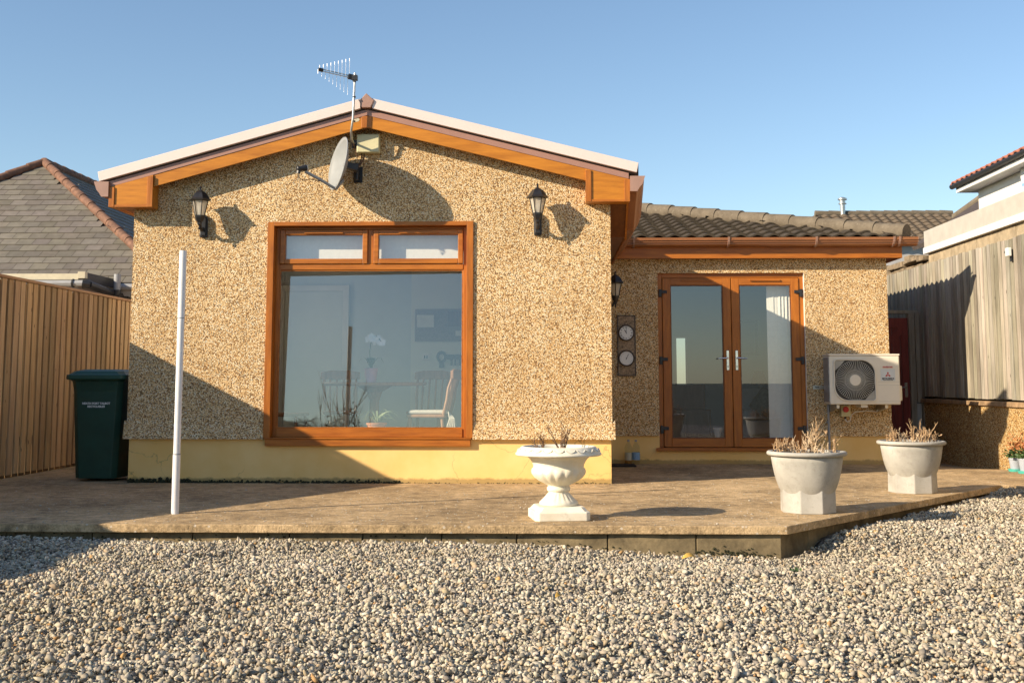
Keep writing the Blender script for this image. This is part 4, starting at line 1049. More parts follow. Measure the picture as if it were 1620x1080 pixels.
def left_house():
    h = thing('neighbour_house', 'neighbouring bungalow with grey slate hipped roof beyond the left fence', 'bungalow', (-9.1, 9, 0))
    ey, ez, r, tp = 5.5, 2.47, 3.5, .70
    ax, ay, az = -9.13, ey+r, ez+r*tp
    def slates(O, u, v, W, L, keep, name, course=.2, wid=.26):
        O, u, v = Vector(O), Vector(u), Vector(v); n = u.cross(v).normalized(); n = n if n.z > 0 else -n
        m = MB(); nc = int(L/course)+1
        for c in range(nc):
            x = -(wid*.5 if c % 2 else 0)
            while x < W:
                p0, p1 = x+.004, min(x+wid-.004, W)
                j = rnd.uniform(-.006, .006); cc = O+u*(p0+p1)/2+v*((c+.5)*course)
                if keep(cc):
                    a = rnd.uniform(.82, 1.15); m.tint = (a, a*rnd.uniform(.97, 1.02), a*rnd.uniform(.93, 1.03))
                    lo, hi = c*course+j, c*course+course+.03
                    q = [O+u*p0+v*lo+n*.016, O+u*p1+v*lo+n*.016, O+u*p1+v*hi+n*.001, O+u*p0+v*hi+n*.001]
                    m.add(q+[O+u*p0+v*lo, O+u*p1+v*lo], [(0, 1, 2, 3), (4, 5, 1, 0)])
                x += wid
        return m
    sl = math.hypot(1, tp); v = (0, 1/sl, tp/sl)
    m = slates((ax-4.0, ey, ez), (1, 0, 0), v, 8.0, r*sl, lambda p: abs(p.x-ax) <= (ay-p.y)+.02, 'f')
    roof = m.build('roof', 'slate', h)
    m = slates((ax+r, ey, ez), (0, 1, 0), (-1/sl, 0, tp/sl), 9, r*sl, lambda p: (p.y-ey) >= (ax+r-p.x)+.03, 'r'); m.build('slope', 'slate', roof)
    dk = MB(); c1, c2 = (ax-r, ey, ez-.02), (ax+r, ey, ez-.02); c3, c4 = (ax+r, 14.5, ez-.02), (ax-r, 14.5, ez-.02); t0, t1 = (ax, ay, az-.02), (ax, 14.5, az-.02)
    dk.add([c1, c2, c3, c4, t0, t1], [(0, 1, 4), (1, 2, 5, 4), (2, 3, 5), (3, 0, 4, 5), (0, 3, 2, 1)]); dk.build('deck', 'roof_main', roof)
    for a, b, nm in (((ax+r, ey, ez+.03), (ax, ay, az+.035), 'hip_tile'), ((ax-r, ey, ez+.03), (ax, ay, az+.035), 'hip_tile'), ((ax, ay, az+.03), (ax, 14.5, az+.03), 'ridge_tile')):
        m = MB(); ridge_run(m, a, b, .072, .40); m.build(nm, 'ridge_clay', roof, True)
    m = MB(); m.box(ax-r+.3, ax+r-.35, ey+.35, 14.2, -.2, ez-.02); m.build('wall', 'wall_white', h)
    m = MB(); m.box(ax-r, ax+r, ey+.04, ey+.07, ez-.19, ez-.03); m.build('fascia', 'wall_grey', h)
    m = MB(); m.tube([(ax-r, ey-.02, ez-.06), (ax+r, ey-.02, ez-.06)], .052, 8); m.build('gutter', 'grey_plastic', h)
    # flat roofed extension in front
    X = -6.49; Y = 4.3; z = 2.475
    m = MB(); m.box(-11, X-.12, Y+.14, ey+.34, -.2, z-.12); m.build('extension_wall', 'wall_grey', h)
    m = MB(); m.box(-11, X-.06, Y, Y+.03, z-.055, z+.03); m.box(X-.06, X+.045, Y-.03, Y+.06, z-.04, z+.055); m.build('fascia', 'label_cream', h, False, .004)
    m = MB(); m.box(-11, X-.01, Y+.031, ey+.3, z-.06, z+.0); m.build('flat_roof', 'felt_grey', h)
    m = MB(); m.tube([(-11, Y-.05, z-.11), (X+.06, Y-.05, z-.11)], .045, 8); g = m.build('gutter', 'grey_plastic', h)
    m = MB(); m.tube([(X+.02, Y-.05, z-.115), (X+.12, Y-.02, z-.125)], .062, 8); m.tube([(X-.12, Y-.05, z-.11), (X-.10, Y-.05, z-.11)], .062, 8); m.build('union_clip', 'black_plastic', g)
    m = MB(); m.tube([(X+.09, Y-.03, z-.12), (X+.09, 5.8, z-.22)], .058, 10); m.build('gutter', 'black_plastic', h)
    m = MB(); m.box(X+.0, X+.03, Y, 5.8, z-.08, z+.05); m.build('fascia', 'black_plastic', h)
    px, py = -6.33, 5.2
    m = MB(); m.tube([(px, py, z+.10), (px, py, z-.13)], .050, 12); m.build('downpipe', 'grey_plastic', h, True)
    m = MB(); m.tube([(px, py, z-.1305), (px, py, z-.19), (px-.05, py, z-.25), (px-.19, py, z-.31)], .055, 12); m.tube([(px, py, z-.13), (px, py, z-.15)], .061, 12); m.build('pipe_elbow', 'black_plastic', h, True)
left_house()

# ------------------------------------------------------------------ air conditioner and its wall fittings
def air_con():
    t = thing('air_conditioner', 'cream outdoor air conditioning unit on the wing wall', 'air conditioner', (3.8, 2.85, .74))
    x0, x1, y0, y1, z0, z1 = 3.372, 4.217, 2.55, 2.86, .738, 1.345
    m = MB(); m.box(x0, x1, y0, y1, z0, z1-.022); b = m.build('casing', 'ac', t, False, .014)
    m = MB(); m.box(x0-.004, x1+.004, y0-.005, y1+.004, z1-.0215, z1); m.build('top_panel', 'ac', b, False, .006)
    # fan opening: rounded on two corners
    fx, fz = 3.675, 1.030; hw = .246
    def rsq(w, r1, r2, n=8):
        pts = []
        for (cx, cz, a0, r) in ((w-r1, w-r1, 0, r1), (-w+r2, w-r2, 90, r2), (-w+r1, -w+r1, 180, r1), (w-r2, -w+r2, 270, r2)):
            for k in range(n+1):
                a = R(a0+90*k/n); pts.append((fx+cx+r*math.cos(a), fz+cz+r*math.sin(a)))
        return pts
    m = MB(); m.prism(rsq(hw-.008, .16, .03), y0-.004, y0-.0005); m.build('fan_shade_plate', 'ac_dark', t)  # flat dark plate painted to stand for the shaded opening
    m = MB(); p = rsq(hw, .165, .035); m.tube([(a, y0-.010, c) for a, c in p+[p[0]]], .0085, 8, False); m.build('fan_surround', 'ac', t, True)
    for sx, sz in ((-1, 1), (1, -1)):                      # plain corner webs between ring and frame
        m = MB(); m.prism([(fx+sx*(hw-.012), fz+sz*(hw-.012)), (fx+sx*(hw-.012), fz+sz*(hw-.13)), (fx+sx*(hw-.075), fz+sz*(hw-.075)), (fx+sx*(hw-.13), fz+sz*(hw-.012))], y0-.007, y0-.0045)
        m.build('corner_web', 'ac_web', t)
    m = MB()                                               # the fan behind the wires
    for k in range(3):
        a = 2*math.pi*k/3+.4; pts = []
        for j in range(7):
            aa = a+j*.14; pts.append((fx+.21*math.cos(aa), fz+.21*math.sin(aa)))
        m.prism([(fx, fz)]+pts, y0-.0065, y0-.0048)
    m.build('fan_blades', 'ac_blade', t)
    m = MB(); n = 56
    for k in range(n):
        a = 2*math.pi*k/n; r1 = .232
        if k % 2: r1 = .228
        m.tube([(fx+.055*math.cos(a), y0-.019, fz+.055*math.sin(a)), (fx+r1*.75*math.cos(a+.05), y0-.021, fz+r1*.75*math.sin(a+.05)), (fx+r1*math.cos(a+.08), y0-.012, fz+r1*math.sin(a+.08))], .0027, 4)
    for r_ in (.12, .232):
        m.tube([(fx+r_*math.cos(2*math.pi*k/48), y0-.018, fz+r_*math.sin(2*math.pi*k/48)) for k in range(49)], .0016, 4, False)
    m.build('fan_guard', 'ac_wire', t)
    m = MB(); m.disc((fx, y0-.018, fz), (0, -1, 0), .066, 32, .010); m.build('hub', 'ac', t, False, .003)
    # label plate with red letters and a three lozenge emblem
    lx0, lx1, lz0, lz1 = 3.985, 4.160, 1.022, 1.195
    lb = box('badge', 'label_silver', t, lx0, lx1, y0-.0025, y0-.0004, lz0, lz1-.03)
    lc = (lx0+lx1)/2
    text_mesh('lettering', 'INVERTER', .027, 'red', lb, Matrix.Translation((lc, y0-.004, lz1-.010)) @ FRONT, bold=.0006)
    text_mesh('lettering', 'MITSUBISHI', .0285, 'ink', lb, Matrix.Translation((lc, y0-.004, lz0+.026)) @ FRONT, bold=.0008)
    text_mesh('lettering', 'HEAVY INDUSTRIES', .0135, 'ink', lb, Matrix.Translation((lc, y0-.004, lz0+.009)) @ FRONT, bold=.0003)
    ec = (lc, lz0+.072); m = MB(); a_, b_ = .0175, .0105
    for ang in (90, 210, 330):
        u = (math.cos(R(ang)), math.sin(R(ang))); w = (-u[1], u[0])
        pts = [(0, 0), (u[0]*a_+w[0]*b_, u[1]*a_+w[1]*b_), (2*u[0]*a_, 2*u[1]*a_), (u[0]*a_-w[0]*b_, u[1]*a_-w[1]*b_)]
        m.prism([(ec[0]+p[0]*1.05, ec[1]+p[1]*1.05) for p in pts][::-1], y0-.0045, y0-.0026)
    m.build('emblem', 'red', lb)
    m = MB()
    for z in (1.008, .968, .775): m.box(3.955, x1-.01, y0-.0015, y0-.0003, z, z+.004)
    m.build('panel_seam', 'ac_wire', b)
    m = MB()
    for z in np.linspace(z0+.05, z1-.06, 7): m.box(x0-.009, x0-.0005, y0+.02, y1-.02, z, z+.012)
    m.box(x0-.003, x0-.0004, y0+.018, y1-.018, z0+.03, z1-.04); m.build('side_grille', 'ac_fin', b)
    m = MB(); m.box(x1+.0005, x1+.045, y0+.08, y0+.24, .782, .965); m.build('valve_cover', 'ac', t, False, .012)
    m = MB()
    for x in (3.47, 4.05):
        m.prism([(y0+.02, z0-.005), (3.0, z0-.005), (3.0, z0-.10), (2.96, z0-.10), (y0+.02, z0-.045)], x-.016, x+.016, 'x')
    m.build('wall_bracket', 'steel', t)
    m = MB(); m.box(3.75, 3.83, y0+.04, y1-.02, z0-.035, z0-.001); m.build('drain_tray', 'ac', t)
    # isolator and cable
    s = thing('isolator_switch', 'grey isolator switch box with red knob under the air conditioner', 'switch', (3.64, 3.0, .6))
    m = MB(); m.box(3.585, 3.70, 2.90, 3.0, .585, .72); sb = m.build('switch_box', 'jbox', s, False, .006)
    m = MB(); m.disc((3.640, 2.8995, .672), (0, -1, 0), .036, 20, .022); m.build('knob', 'red', s, False, .003)
    m = MB(); m.tube([(3.64, 2.94, .585), (3.64, 2.94, .55), (3.665, 2.94, .52), (3.70, 2.94, .535), (3.715, 2.94, .60), (3.76, 2.93, .64), (3.90, 2.93, .655), (4.02, 2.92, .645), (4.05, 2.88, .70)], .007, 8)
    m.build('cable', 'white_plastic', s, True)
    m = MB(); m.tube([(3.64, 2.94, .586), (3.64, 2.94, .556)], .013, 10); m.build('gland', 'black_plastic', s)
    p = thing('drain_pipe', 'thin grey pipe running down the wall under the air conditioner', 'pipe', (3.445, 2.96, 0))
    m = MB(); m.tube([(3.445, 2.962, .74), (3.445, 2.962, .10)], .015, 10); m.build('pipe', 'grey_plastic', p, True)
    m = MB(); m.box(3.425, 3.465, 2.978, 3.0, .50, .53); m.box(3.425, 3.465, 2.978, 3.0, .25, .28); m.build('clip', 'grey_plastic', p)
    k = thing('rail_bracket', 'short grey metal bracket beside the air conditioner', 'bracket', (3.34, 3.0, .94))
    m = MB(); m.box(3.265, 3.50, 2.975, 3.0, .918, .965); m.build('plate', 'steel', k)
    m = MB(); m.box(3.29, 3.34, 2.974, 2.9755, .935, .948); m.build('slot', 'black_plastic', k)
air_con()

# ------------------------------------------------------------------ clock plaque, bottles, mat
def clock_board():
    t = thing('clock_plaque', 'mottled bronze plaque with a clock above a thermometer dial', 'clock', (.96, 3.0, 1.08))
    Y = 2.985
    m = MB(); m.box(.85, 1.072, Y, 2.999, 1.085, 1.835); m.build('board', 'gold_plaque', t, False, .004)
    m = MB(); frame_boxes(m, .846, 1.076, 1.081, 1.839, .012, Y-.006, Y+.008); m.build('board_frame', 'rim', t)
    for i, z in enumerate((1.618, 1.302)):
        c = (.958, Y-.012, z)
        m = MB(); m.disc((c[0], Y-.0005, z), (0, -1, 0), .100, 40, .020); m.tube([(c[0]+.093*math.cos(2*math.pi*k/40), Y-.022, z+.093*math.sin(2*math.pi*k/40)) for k in range(41)], .009, 8, False)
        r = m.build('dial_case', 'rim', t, True)
        m = MB(); m.disc((c[0], Y-.0205, z), (0, -1, 0), .086, 40, .003); m.build('dial', 'dial', r)
        m = MB(); yy = Y-.0245
        if i == 0:
            rom = ['XII', 'I', 'II', 'III', 'IIII', 'V', 'VI', 'VII', 'VIII', 'IX', 'X', 'XI']
            for k, s in enumerate(rom):
                a = R(90-30*k); mt = Matrix.Translation((c[0]+.068*math.cos(a), yy-.0008, z+.068*math.sin(a))) @ FRONT @ Matrix.Rotation(a-math.pi/2, 4, 'Z')
                text_mesh('numeral', s, .024, 'ink', r, mt, extrude=.0003, bold=.0005)
            for ang, L, w_ in ((91, .062, .0026), (119, .045, .0038)):
                a = R(ang); m.box(-.010, L, -.0006, .0006, -w_, w_, Matrix.Translation((c[0], yy-.001, z)) @ Matrix.Rotation(-a, 4, 'Y'))
            m.build('hand', 'ink', r)
        else:
            for k in range(41):
                a = R(225-270*k/40); L = .012 if k % 5 == 0 else .006
                m.box(.066, .066+L, -.0004, .0004, -.0008, .0008, Matrix.Translation((c[0], yy, z)) @ Matrix.Rotation(-a, 4, 'Y'))
            m.build('scale_mark', 'ink', r)
            k = MB(); k.box(-.02, .058, -.0006, .0006, -.003, .002, Matrix.Translation((c[0], yy-.001, z)) @ Matrix.Rotation(-R(65), 4, 'Y')); k.disc((c[0], yy, z), (0, -1, 0), .007, 12, .003); k.build('hand', 'ink', r)
clock_board()
def bottles():
    for lab, x, y, kind in (('clear plastic bottle with amber and cream label by the wing wall', .962, 2.86, 0), ('clear plastic bottle with blue label nearer the door', 1.055, 2.85, 1)):
        t = thing('plastic_bottle', lab, 'bottle', (x, y, 0), 'plastic bottles by the wing wall')
        m = MB(); m.lathe([(.030, .006), (.046, .018), (.047, .13), (.044, .14), (.047, .15), (.047, .20), (.036, .235), (.018, .265), (.014, .285)], 24, x, y); b = m.build('bottle', 'glass_clear', t, 'all')
        m = MB(); m.lathe([(.016, .2805), (.016, .302)], 16, x, y); m.build('cap', 'grey_plastic', t, True)
        if kind:
            m = MB(); m.lathe([(.0478, .06), (.0478, .15)], 24, x, y, cap=False); m.build('label', 'label_blue', t, 'all')
        else:
            m = MB(); m.lathe([(.0478, .055), (.0478, .145)], 24, x, y, cap=False); m.build('label', 'label_cream', t, 'all')
            m = MB(); m.lathe([(.043, .02), (.043, .054)], 24, x, y); m.build('liquid', 'label_amber', t, 'all')
    t = MB(); t.box(.66, 1.03, 2.42, 2.80, .001, .018)
    tag(t.build('doormat', 'mat_black', None, False, .005), 'black rubber mat on the patio in the house corner', 'mat')
bottles()

# ------------------------------------------------------------------ urn and planters
def urn():
    cx, cy = .062, -3.06
    t = thing('garden_urn', 'cream stone pedestal urn on the patio edge', 'urn', (cx, cy, 0))
    m = MB(); rz = Matrix.Translation((cx, cy, 0)) @ Matrix.Rotation(R(9), 4, 'Z')
    def sq(h, z, c=.03): return [(h-c, -h, z), (h, -h+c, z), (h, h-c, z), (h-c, h, z), (-h+c, h, z), (-h, h-c, z), (-h, -h+c, z), (-h+c, -h, z)]
    rings = [sq(.205, 0), sq(.205, .062), sq(.19, .068), sq(.178, .082), (sq(.165, .098))]
    vs = [rz @ Vector(p) for r in rings for p in r]; fs = [tuple(range(7, -1, -1)), tuple(32+k for k in range(8))]
    for i in range(4):
        for k in range(8): fs.append((i*8+k, i*8+(k+1) % 8, (i+1)*8+(k+1) % 8, (i+1)*8+k))
    m.add(vs, fs); m.build('plinth', 'urn', t, False, .006)
    def mod(r, z, a):
        if .248 < z < .372:
            w_ = math.sin(math.pi*(z-.248)/.124)**.5
            return r + .013*w_*(abs(math.cos(a*8))**.7-.6)
        if .122 < z < .195:
            return r + .008*math.sin(math.pi*(z-.122)/.073)*(abs(math.cos(a*10))-.6)
        return r
    prof = [(.14, .0985), (.145, .108), (.143, .122), (.128, .135), (.108, .152), (.088, .175), (.072, .195), (.074, .199), (.084, .203), (.087, .215), (.086, .228), (.078, .236), (.082, .244), (.105, .256), (.142, .276), (.175, .300), (.196, .328), (.200, .348), (.196, .366), (.188, .374), (.190, .392), (.198, .412), (.214, .436), (.236, .455), (.252, .462)]
    m = MB(); m.lathe(prof, 96, cx, cy, mod=mod); m.build('bowl', 'urn', t, 'all')
    def lipm(r, z, a):
        return r + (.0035*abs(math.sin(a*11)) if .488 < z < .52 and r > .27 else 0)
    m = MB(); m.lathe([(.245, .460), (.31, .462), (.321, .468), (.322, .476), (.312, .487), (.302, .498), (.293, .510), (.283, .522), (.272, .530), (.255, .529), (.248, .515), (.24, .47)], 96, cx, cy, mod=lipm, cap=False)
    lp = m.build('lip', 'urn', t, 'all')
    m = MB()
    for k in range(22):                                   # raised swags round the lip
        a0 = 2*math.pi*k/22; pts = []
        for j in range(7):
            f = j/6; a = a0+f*2*math.pi/22*1.0; zz = .514-.022*math.sin(math.pi*f); rr = .300+(.508-zz)*.55
            pts.append((cx+rr*math.cos(a), cy+rr*math.sin(a), zz))
        m.tube(pts, .0048, 5)
    m.build('swag', 'urn', lp, 'all')
    m = MB(); m.lathe([(.001, .506), (.24, .502)], 40, cx, cy, cap=False); m.build('soil', 'soil', t)
urn()
def make_planter(label):
    t = thing('concrete_planter', label, 'planter', (0, 0, 0), 'concrete planters on the patio edge')
    m = MB(); m.lathe([(.219, 0), (.217, .200)], 8, phase=.5); m.build('foot', 'planter', t, False, .006)
    m = MB(); m.lathe([(.10, .075), (.15, .095), (.182, .122), (.205, .155), (.219, .185), (.231, .215), (.244, .255), (.255, .30), (.264, .345), (.271, .39), (.277, .435)], 64); m.build('bowl', 'planter', t, 'all')
    m = MB(); m.lathe([(.27, .432), (.296, .434), (.305, .440), (.309, .450), (.306, .462), (.297, .468), (.278, .468), (.268, .460), (.265, .42)], 64, cap=False); m.build('rim', 'planter', t, 'all')
    m = MB(); m.lathe([(.001, .452), (.27, .446)], 40, cap=False); m.build('soil', 'soil', t)
    return t
p1 = make_planter('pale concrete planter nearest the patio corner'); p1.location = (2.012, -2.53, 0); p1.rotation_euler.z = R(-4)
p2 = copy_tree(p1); p2.location = (3.335, -.80, 0); p2.rotation_euler.z = R(11); p2['label'] = 'concrete planter farther back beside the red gate'

def branch(mb, p, d, L, r, rg, depth=0, spread=.5, bend=.25):
    n = 4; pts = [Vector(p)]; dd = Vector(d).normalized()
    for i in range(n):
        dd = (dd+Vector((rg.uniform(-1, 1), rg.uniform(-1, 1), rg.uniform(-.4, .8)))*bend*.5).normalized(); pts.append(pts[-1]+dd*L/n)
    mb.tube(pts, [r*(1-.6*i/n) for i in range(n+1)], 5)
    if depth > 0:
        for k in range(rg.randint(2, 4)):
            q = pts[rg.randint(1, n)]; nd = (dd+Vector((rg.uniform(-1, 1), rg.uniform(-1, 1), rg.uniform(-.2, .8)))*spread).normalized()
            branch(mb, q, nd, L*rg.uniform(.35, .6), r*.65, rg, depth-1, spread, bend)
def dead_plant(label, c, seed, clumps, mats=('twig', 'twig_pale')):
    rg = random.Random(seed); t = thing('dried_plant', label, 'plant', c, 'dried plants in the concrete planters')
    for ci, (dx, dy, n, hgt, sp) in enumerate(clumps):
        for mt in (mats[ci % 2],):
            m = MB()
            for k in range(n):
                p = Vector(c)+Vector((dx+rg.gauss(0, sp), dy+rg.gauss(0, sp), -.012)); L = hgt*rg.uniform(.55, 1.05)
                branch(m, p, (rg.uniform(-.45, .45), rg.uniform(-.45, .45), 1), L, rg.uniform(.0035, .0065), rg, 2, .75, .45)
                for j in range(3):                        # curled dead leaf scraps
                    q = p+Vector((rg.gauss(0, .03), rg.gauss(0, .03), rg.uniform(.01, L*.9))); s = rg.uniform(.008, .016)
                    u = Vector((rg.uniform(-1, 1), rg.uniform(-1, 1), rg.uniform(-1, 1))).normalized(); w_ = u.orthogonal().normalized()
                    m.add([q-u*s, q+w_*s*.5, q+u*s, q-w_*s*.5], [(0, 1, 2, 3)])
            m.build('stem_clump', mt, t)
    return t
dead_plant('dense tan dried stems in the planter nearest the patio corner', (2.012, -2.53, .462), 3,
           [(-.20, .0, 14, .10, .02), (-.12, .05, 9, .085, .025), (-.05, -.06, 6, .07, .03), (.03, .0, 12, .15, .022), (.085, .02, 8, .19, .02), (.10, -.06, 6, .08, .03), (.22, .02, 3, .13, .008)])
dead_plant('sprawling tan dried stems in the planter beside the red gate', (3.335, -.80, .462), 4,
           [(-.16, .0, 13, .10, .022), (-.07, .04, 7, .085, .025), (.0, .0, 5, .15, .014), (.05, -.05, 6, .07, .025), (.11, .0, 14, .13, .025), (.17, .02, 6, .10, .02), (.21, .0, 3, .11, .012)])
def urn_twigs():
    rg = random.Random(12); c = (.062, -3.06, .50)
    t = thing('bare_shrub', 'sparse brown leafless shrub growing in the cream urn', 'plant', c)
    m = MB()
    for (dx, dy, lean, L, n) in ((.03, .0, .0, .17, 5), (.05, -.02, .55, .22, 2), (.0, .02, -.5, .19, 2), (-.11, .0, -.1, .13, 6), (-.13, .03, -.6, .14, 3)):
        for k in range(n):
            branch(m, (c[0]+dx+rg.gauss(0, .01), c[1]+dy+rg.gauss(0, .01), c[2]-.005), (lean+rg.uniform(-.35, .35), rg.uniform(-.4, .4), 1), L*rg.uniform(.5, .75), .0042, rg, 2, .65, .35)
    m.build('stems', 'twig_dark', t)
urn_twigs()

# ------------------------------------------------------------------ little pots at the right wall, moss, leaves, paving
def leafpatch(m, c, n, spread, s, rg, up=.6):
    for k in range(n):
        p = Vector(c)+Vector((rg.gauss(0, spread), rg.gauss(0, spread), abs(rg.gauss(0, spread*up)))); u = Vector((rg.uniform(-1, 1), rg.uniform(-1, 1), rg.uniform(-.2, 1))).normalized(); w_ = u.orthogonal().normalized()
        a = s*rg.uniform(.6, 1.3); m.add([p-u*a, p+w_*a*.45, p+u*a, p-w_*a*.45], [(0, 1, 2, 3)])
def pots():
    rg = random.Random(21)
    for lab, x, y, s in (('grey plastic plant pot with turquoise base against the right wall', 5.285, 1.86, .78), ('pale plant pot at the right edge of the photo', 5.285, 1.56, .85)):
        t = thing('plant_pot', lab, 'plant pot', (x, y, 0))
        m = MB(); m.lathe([(.075*s, .03), (.092*s, .17*s), (.098*s, .172*s), (.098*s, .195*s), (.085*s, .195*s), (.08*s, .17*s)], 28, x, y, cap=True); m.build('pot', 'blue_bucket', t, True)
        m = MB(); m.lathe([(.10*s, 0), (.112*s, .028), (.10*s, .030)], 28, x, y); m.build('saucer', 'turquoise', t, True)
        p = thing('potted_flower', 'orange and green flowers in the grey pot with turquoise base' if s < .8 else 'orange and green flowers in the pale pot at the right edge', 'flower', (x, y, .18*s))
        m = MB(); leafpatch(m, (x, y, .20*s), 130, .055*s, .03, rg, 1.1); m.build('leaves', 'leaf', p)
        m = MB(); leafpatch(m, (x, y, .30*s), 110, .06*s, .022, rg, 1.5); m.build('flowers', 'leaf_orange', p)
pots()
def moss():
    rg = random.Random(9); m = MB(); ico = bmesh.new(); bmesh.ops.create_icosphere(ico, subdivisions=1, radius=1)
    iv = [v.co.copy() for v in ico.verts]; ifc = [tuple(v.index for v in f.verts) for f in ico.faces]; ico.free()
    for k in range(1500):
        x = rg.uniform(HX0+.03, HX1-.02); dens = .5+.5*mnoise.noise(Vector((x*1.7, 0, 5.))) if x > -1.7 else .85+.4*mnoise.noise(Vector((x*2.3, 0, 2.)))
        if rg.random() > dens*(1. if x < -1.5 else .45): continue
        big = 1.6 if x < -3.6 and rg.random() < .5 else (1. if x < -1.5 else .5)
        s = rg.uniform(.004, .012)*big; p = Vector((x, .016-abs(rg.gauss(0, .012)), abs(rg.gauss(0, .012*big))))
        m.add([p+Vector((v.x*s*1.3, v.y*s, v.z*s))*rg.uniform(.8, 1.2) if False else p+Vector((v.x*s*1.3, v.y*s, v.z*s)) for v in iv], ifc)
    tag(m.build('moss', 'moss'), 'dark moss along the foot of the yellow plinth', 'moss', kind='stuff')
    m = MB()
    for k in range(220):
        x = rg.uniform(-4, 1.6) if rg.random() < .4 else rg.gauss(1.28, .14)
        if x > 1.6: continue
        s = rg.uniform(.002, .007); z = gz(x, -3.6)+abs(rg.gauss(0, .018))
        m.add([Vector((x, -3.466-rg.uniform(0, .006), z))+Vector((v.x*s*1.4, v.y*s*.6, v.z*s)) for v in iv], ifc)
    m2 = m.build('moss', 'moss'); tag(m2, 'green moss on the edging blocks near the patio corner', 'moss', kind='stuff')
moss()
def loose_bits():
    rg = random.Random(5)
    def leaf(label, x, y, s, mat, rz):
        m = MB(); vs, fs = [], []; n = 7
        for i in range(n):
            f = i/(n-1); w_ = math.sin(math.pi*min(1, f*1.05+.02))**.8*.42
            for j in (-1, 0, 1): vs.append(Vector(((f-.5)*2*s, j*w_*s, s*(.55*abs(j)*w_+.35*math.sin(f*3)))))
        for i in range(n-1):
            for j in (0, 1): fs.append((i*3+j, i*3+j+1, i*3+j+4, i*3+j+3))
        m.add(vs, fs); m.xf(Matrix.Translation((x, y, gz(x, y)+.032)) @ Matrix.Rotation(rz, 4, 'Z') @ Matrix.Rotation(R(28), 4, 'X'))
        o = m.build('fallen_leaf', mat, None, 'all'); md = o.modifiers.new('t', 'SOLIDIFY'); md.thickness = .002
        tag(o, label, 'leaf', 'dead leaves lying on the gravel')
    leaf('large dry yellow leaf on the gravel below the patio edge', .92, -3.95, .052, 'leaf_dry', .3)
    leaf('small bright yellow leaf alone in the middle of the gravel', .035, -5.93, .030, 'leaf_dry', 1.2)
    m = MB(); m.box(-.16, .46, -.30, .30, -.03, .012, Matrix.Translation((4.72, -.42, -.005)) @ Matrix.Rotation(R(8), 4, 'Z'))
    tag(m.build('paving_slab', 'slab_sand', None, False, .006), 'buff sandstone paving slab at the right end of the patio', 'paving slab')
    t = thing('weed', 'small green weed sprouting from the gravel', 'plant', (1.42, -4.98, gz(1.42, -4.98)))
    m = MB(); leafpatch(m, (1.42, -4.98, gz(1.42, -4.98)+.02), 26, .012, .014, rg); m.build('leaves', 'leaf', t)
loose_bits()
def grit():
    rg = random.Random(88); m = MB(); ico = bmesh.new(); bmesh.ops.create_icosphere(ico, subdivisions=1, radius=1)
    iv = [v.co.copy() for v in ico.verts]; ifc = [tuple(v.index for v in f.verts) for f in ico.faces]; ico.free()
    k = 0
    while k < 1300:
        x = rg.uniform(-5.2, 4.6); y = -3.5+abs(rg.gauss(0, 1.6)) if rg.random() < .75 else rg.uniform(-3.5, 2.8)
        if not on_patio(x, y, -.06) or (HX0-.05 < x < HX1+.05 and y > -.03) or y > 2.9: continue
        s = rg.uniform(.002, .0065)*(1.6 if rg.random() < .05 else 1)
        m.add([Vector((x+v.x*s*rg.uniform(.8, 1.4), y+v.y*s*rg.uniform(.8, 1.3), s*.4+v.z*s*.6)) for v in iv], ifc); k += 1
    tag(m.build('grit', 'grit'), 'stray pale stone chips scattered over the patio', 'grit', kind='stuff')
grit()

# ------------------------------------------------------------------ things inside the windows
def make_chair(label):
    t = thing('dining_chair', label, 'chair', (0, 0, 0), 'pine chairs round the dining table')
    m = MB(); m.box(-.21, .21, -.21, .21, .43, .465); m.build('seat', 'pine', t, False, .012)      # faces -y
    for sx in (-1, 1):
        m = MB(); m.tube([(sx*.17, -.17, .43), (sx*.185, -.185, .25), (sx*.20, -.20, 0)], [.017, .022, .014], 8); m.build('leg', 'pine', t, True)
        m = MB(); m.tube([(sx*.165, .17, .43), (sx*.185, .21, 0)], [.018, .014], 8); m.build('leg', 'pine', t, True)
        m = MB(); m.tube([(sx*.18, .19, .465), (sx*.19, .23, .62), (sx*.19, .245, .74), (sx*.19, .30, .90)], [.017, .019, .017, .014], 8); m.build('back_post', 'pine', t, True)
    m = MB()
    for k in range(4):
        x = -.12+.08*k; m.tube([(x, .195, .465), (x, .235, .65), (x, .285, .86)], .013, 6)
    m.build('spindles', 'pine', t, True)
    m = MB(); m.prism([(-.235, .84), (.235, .84), (.235, .925), (.12, .945), (-.12, .945), (-.235, .925)], .275, .31); m.build('top_rail', 'pine', t, False, .008)
    m = MB(); m.tube([(-.18, -.01, .16), (.18, -.01, .16)], .011, 6); m.build('stretcher', 'pine', t)
    return t
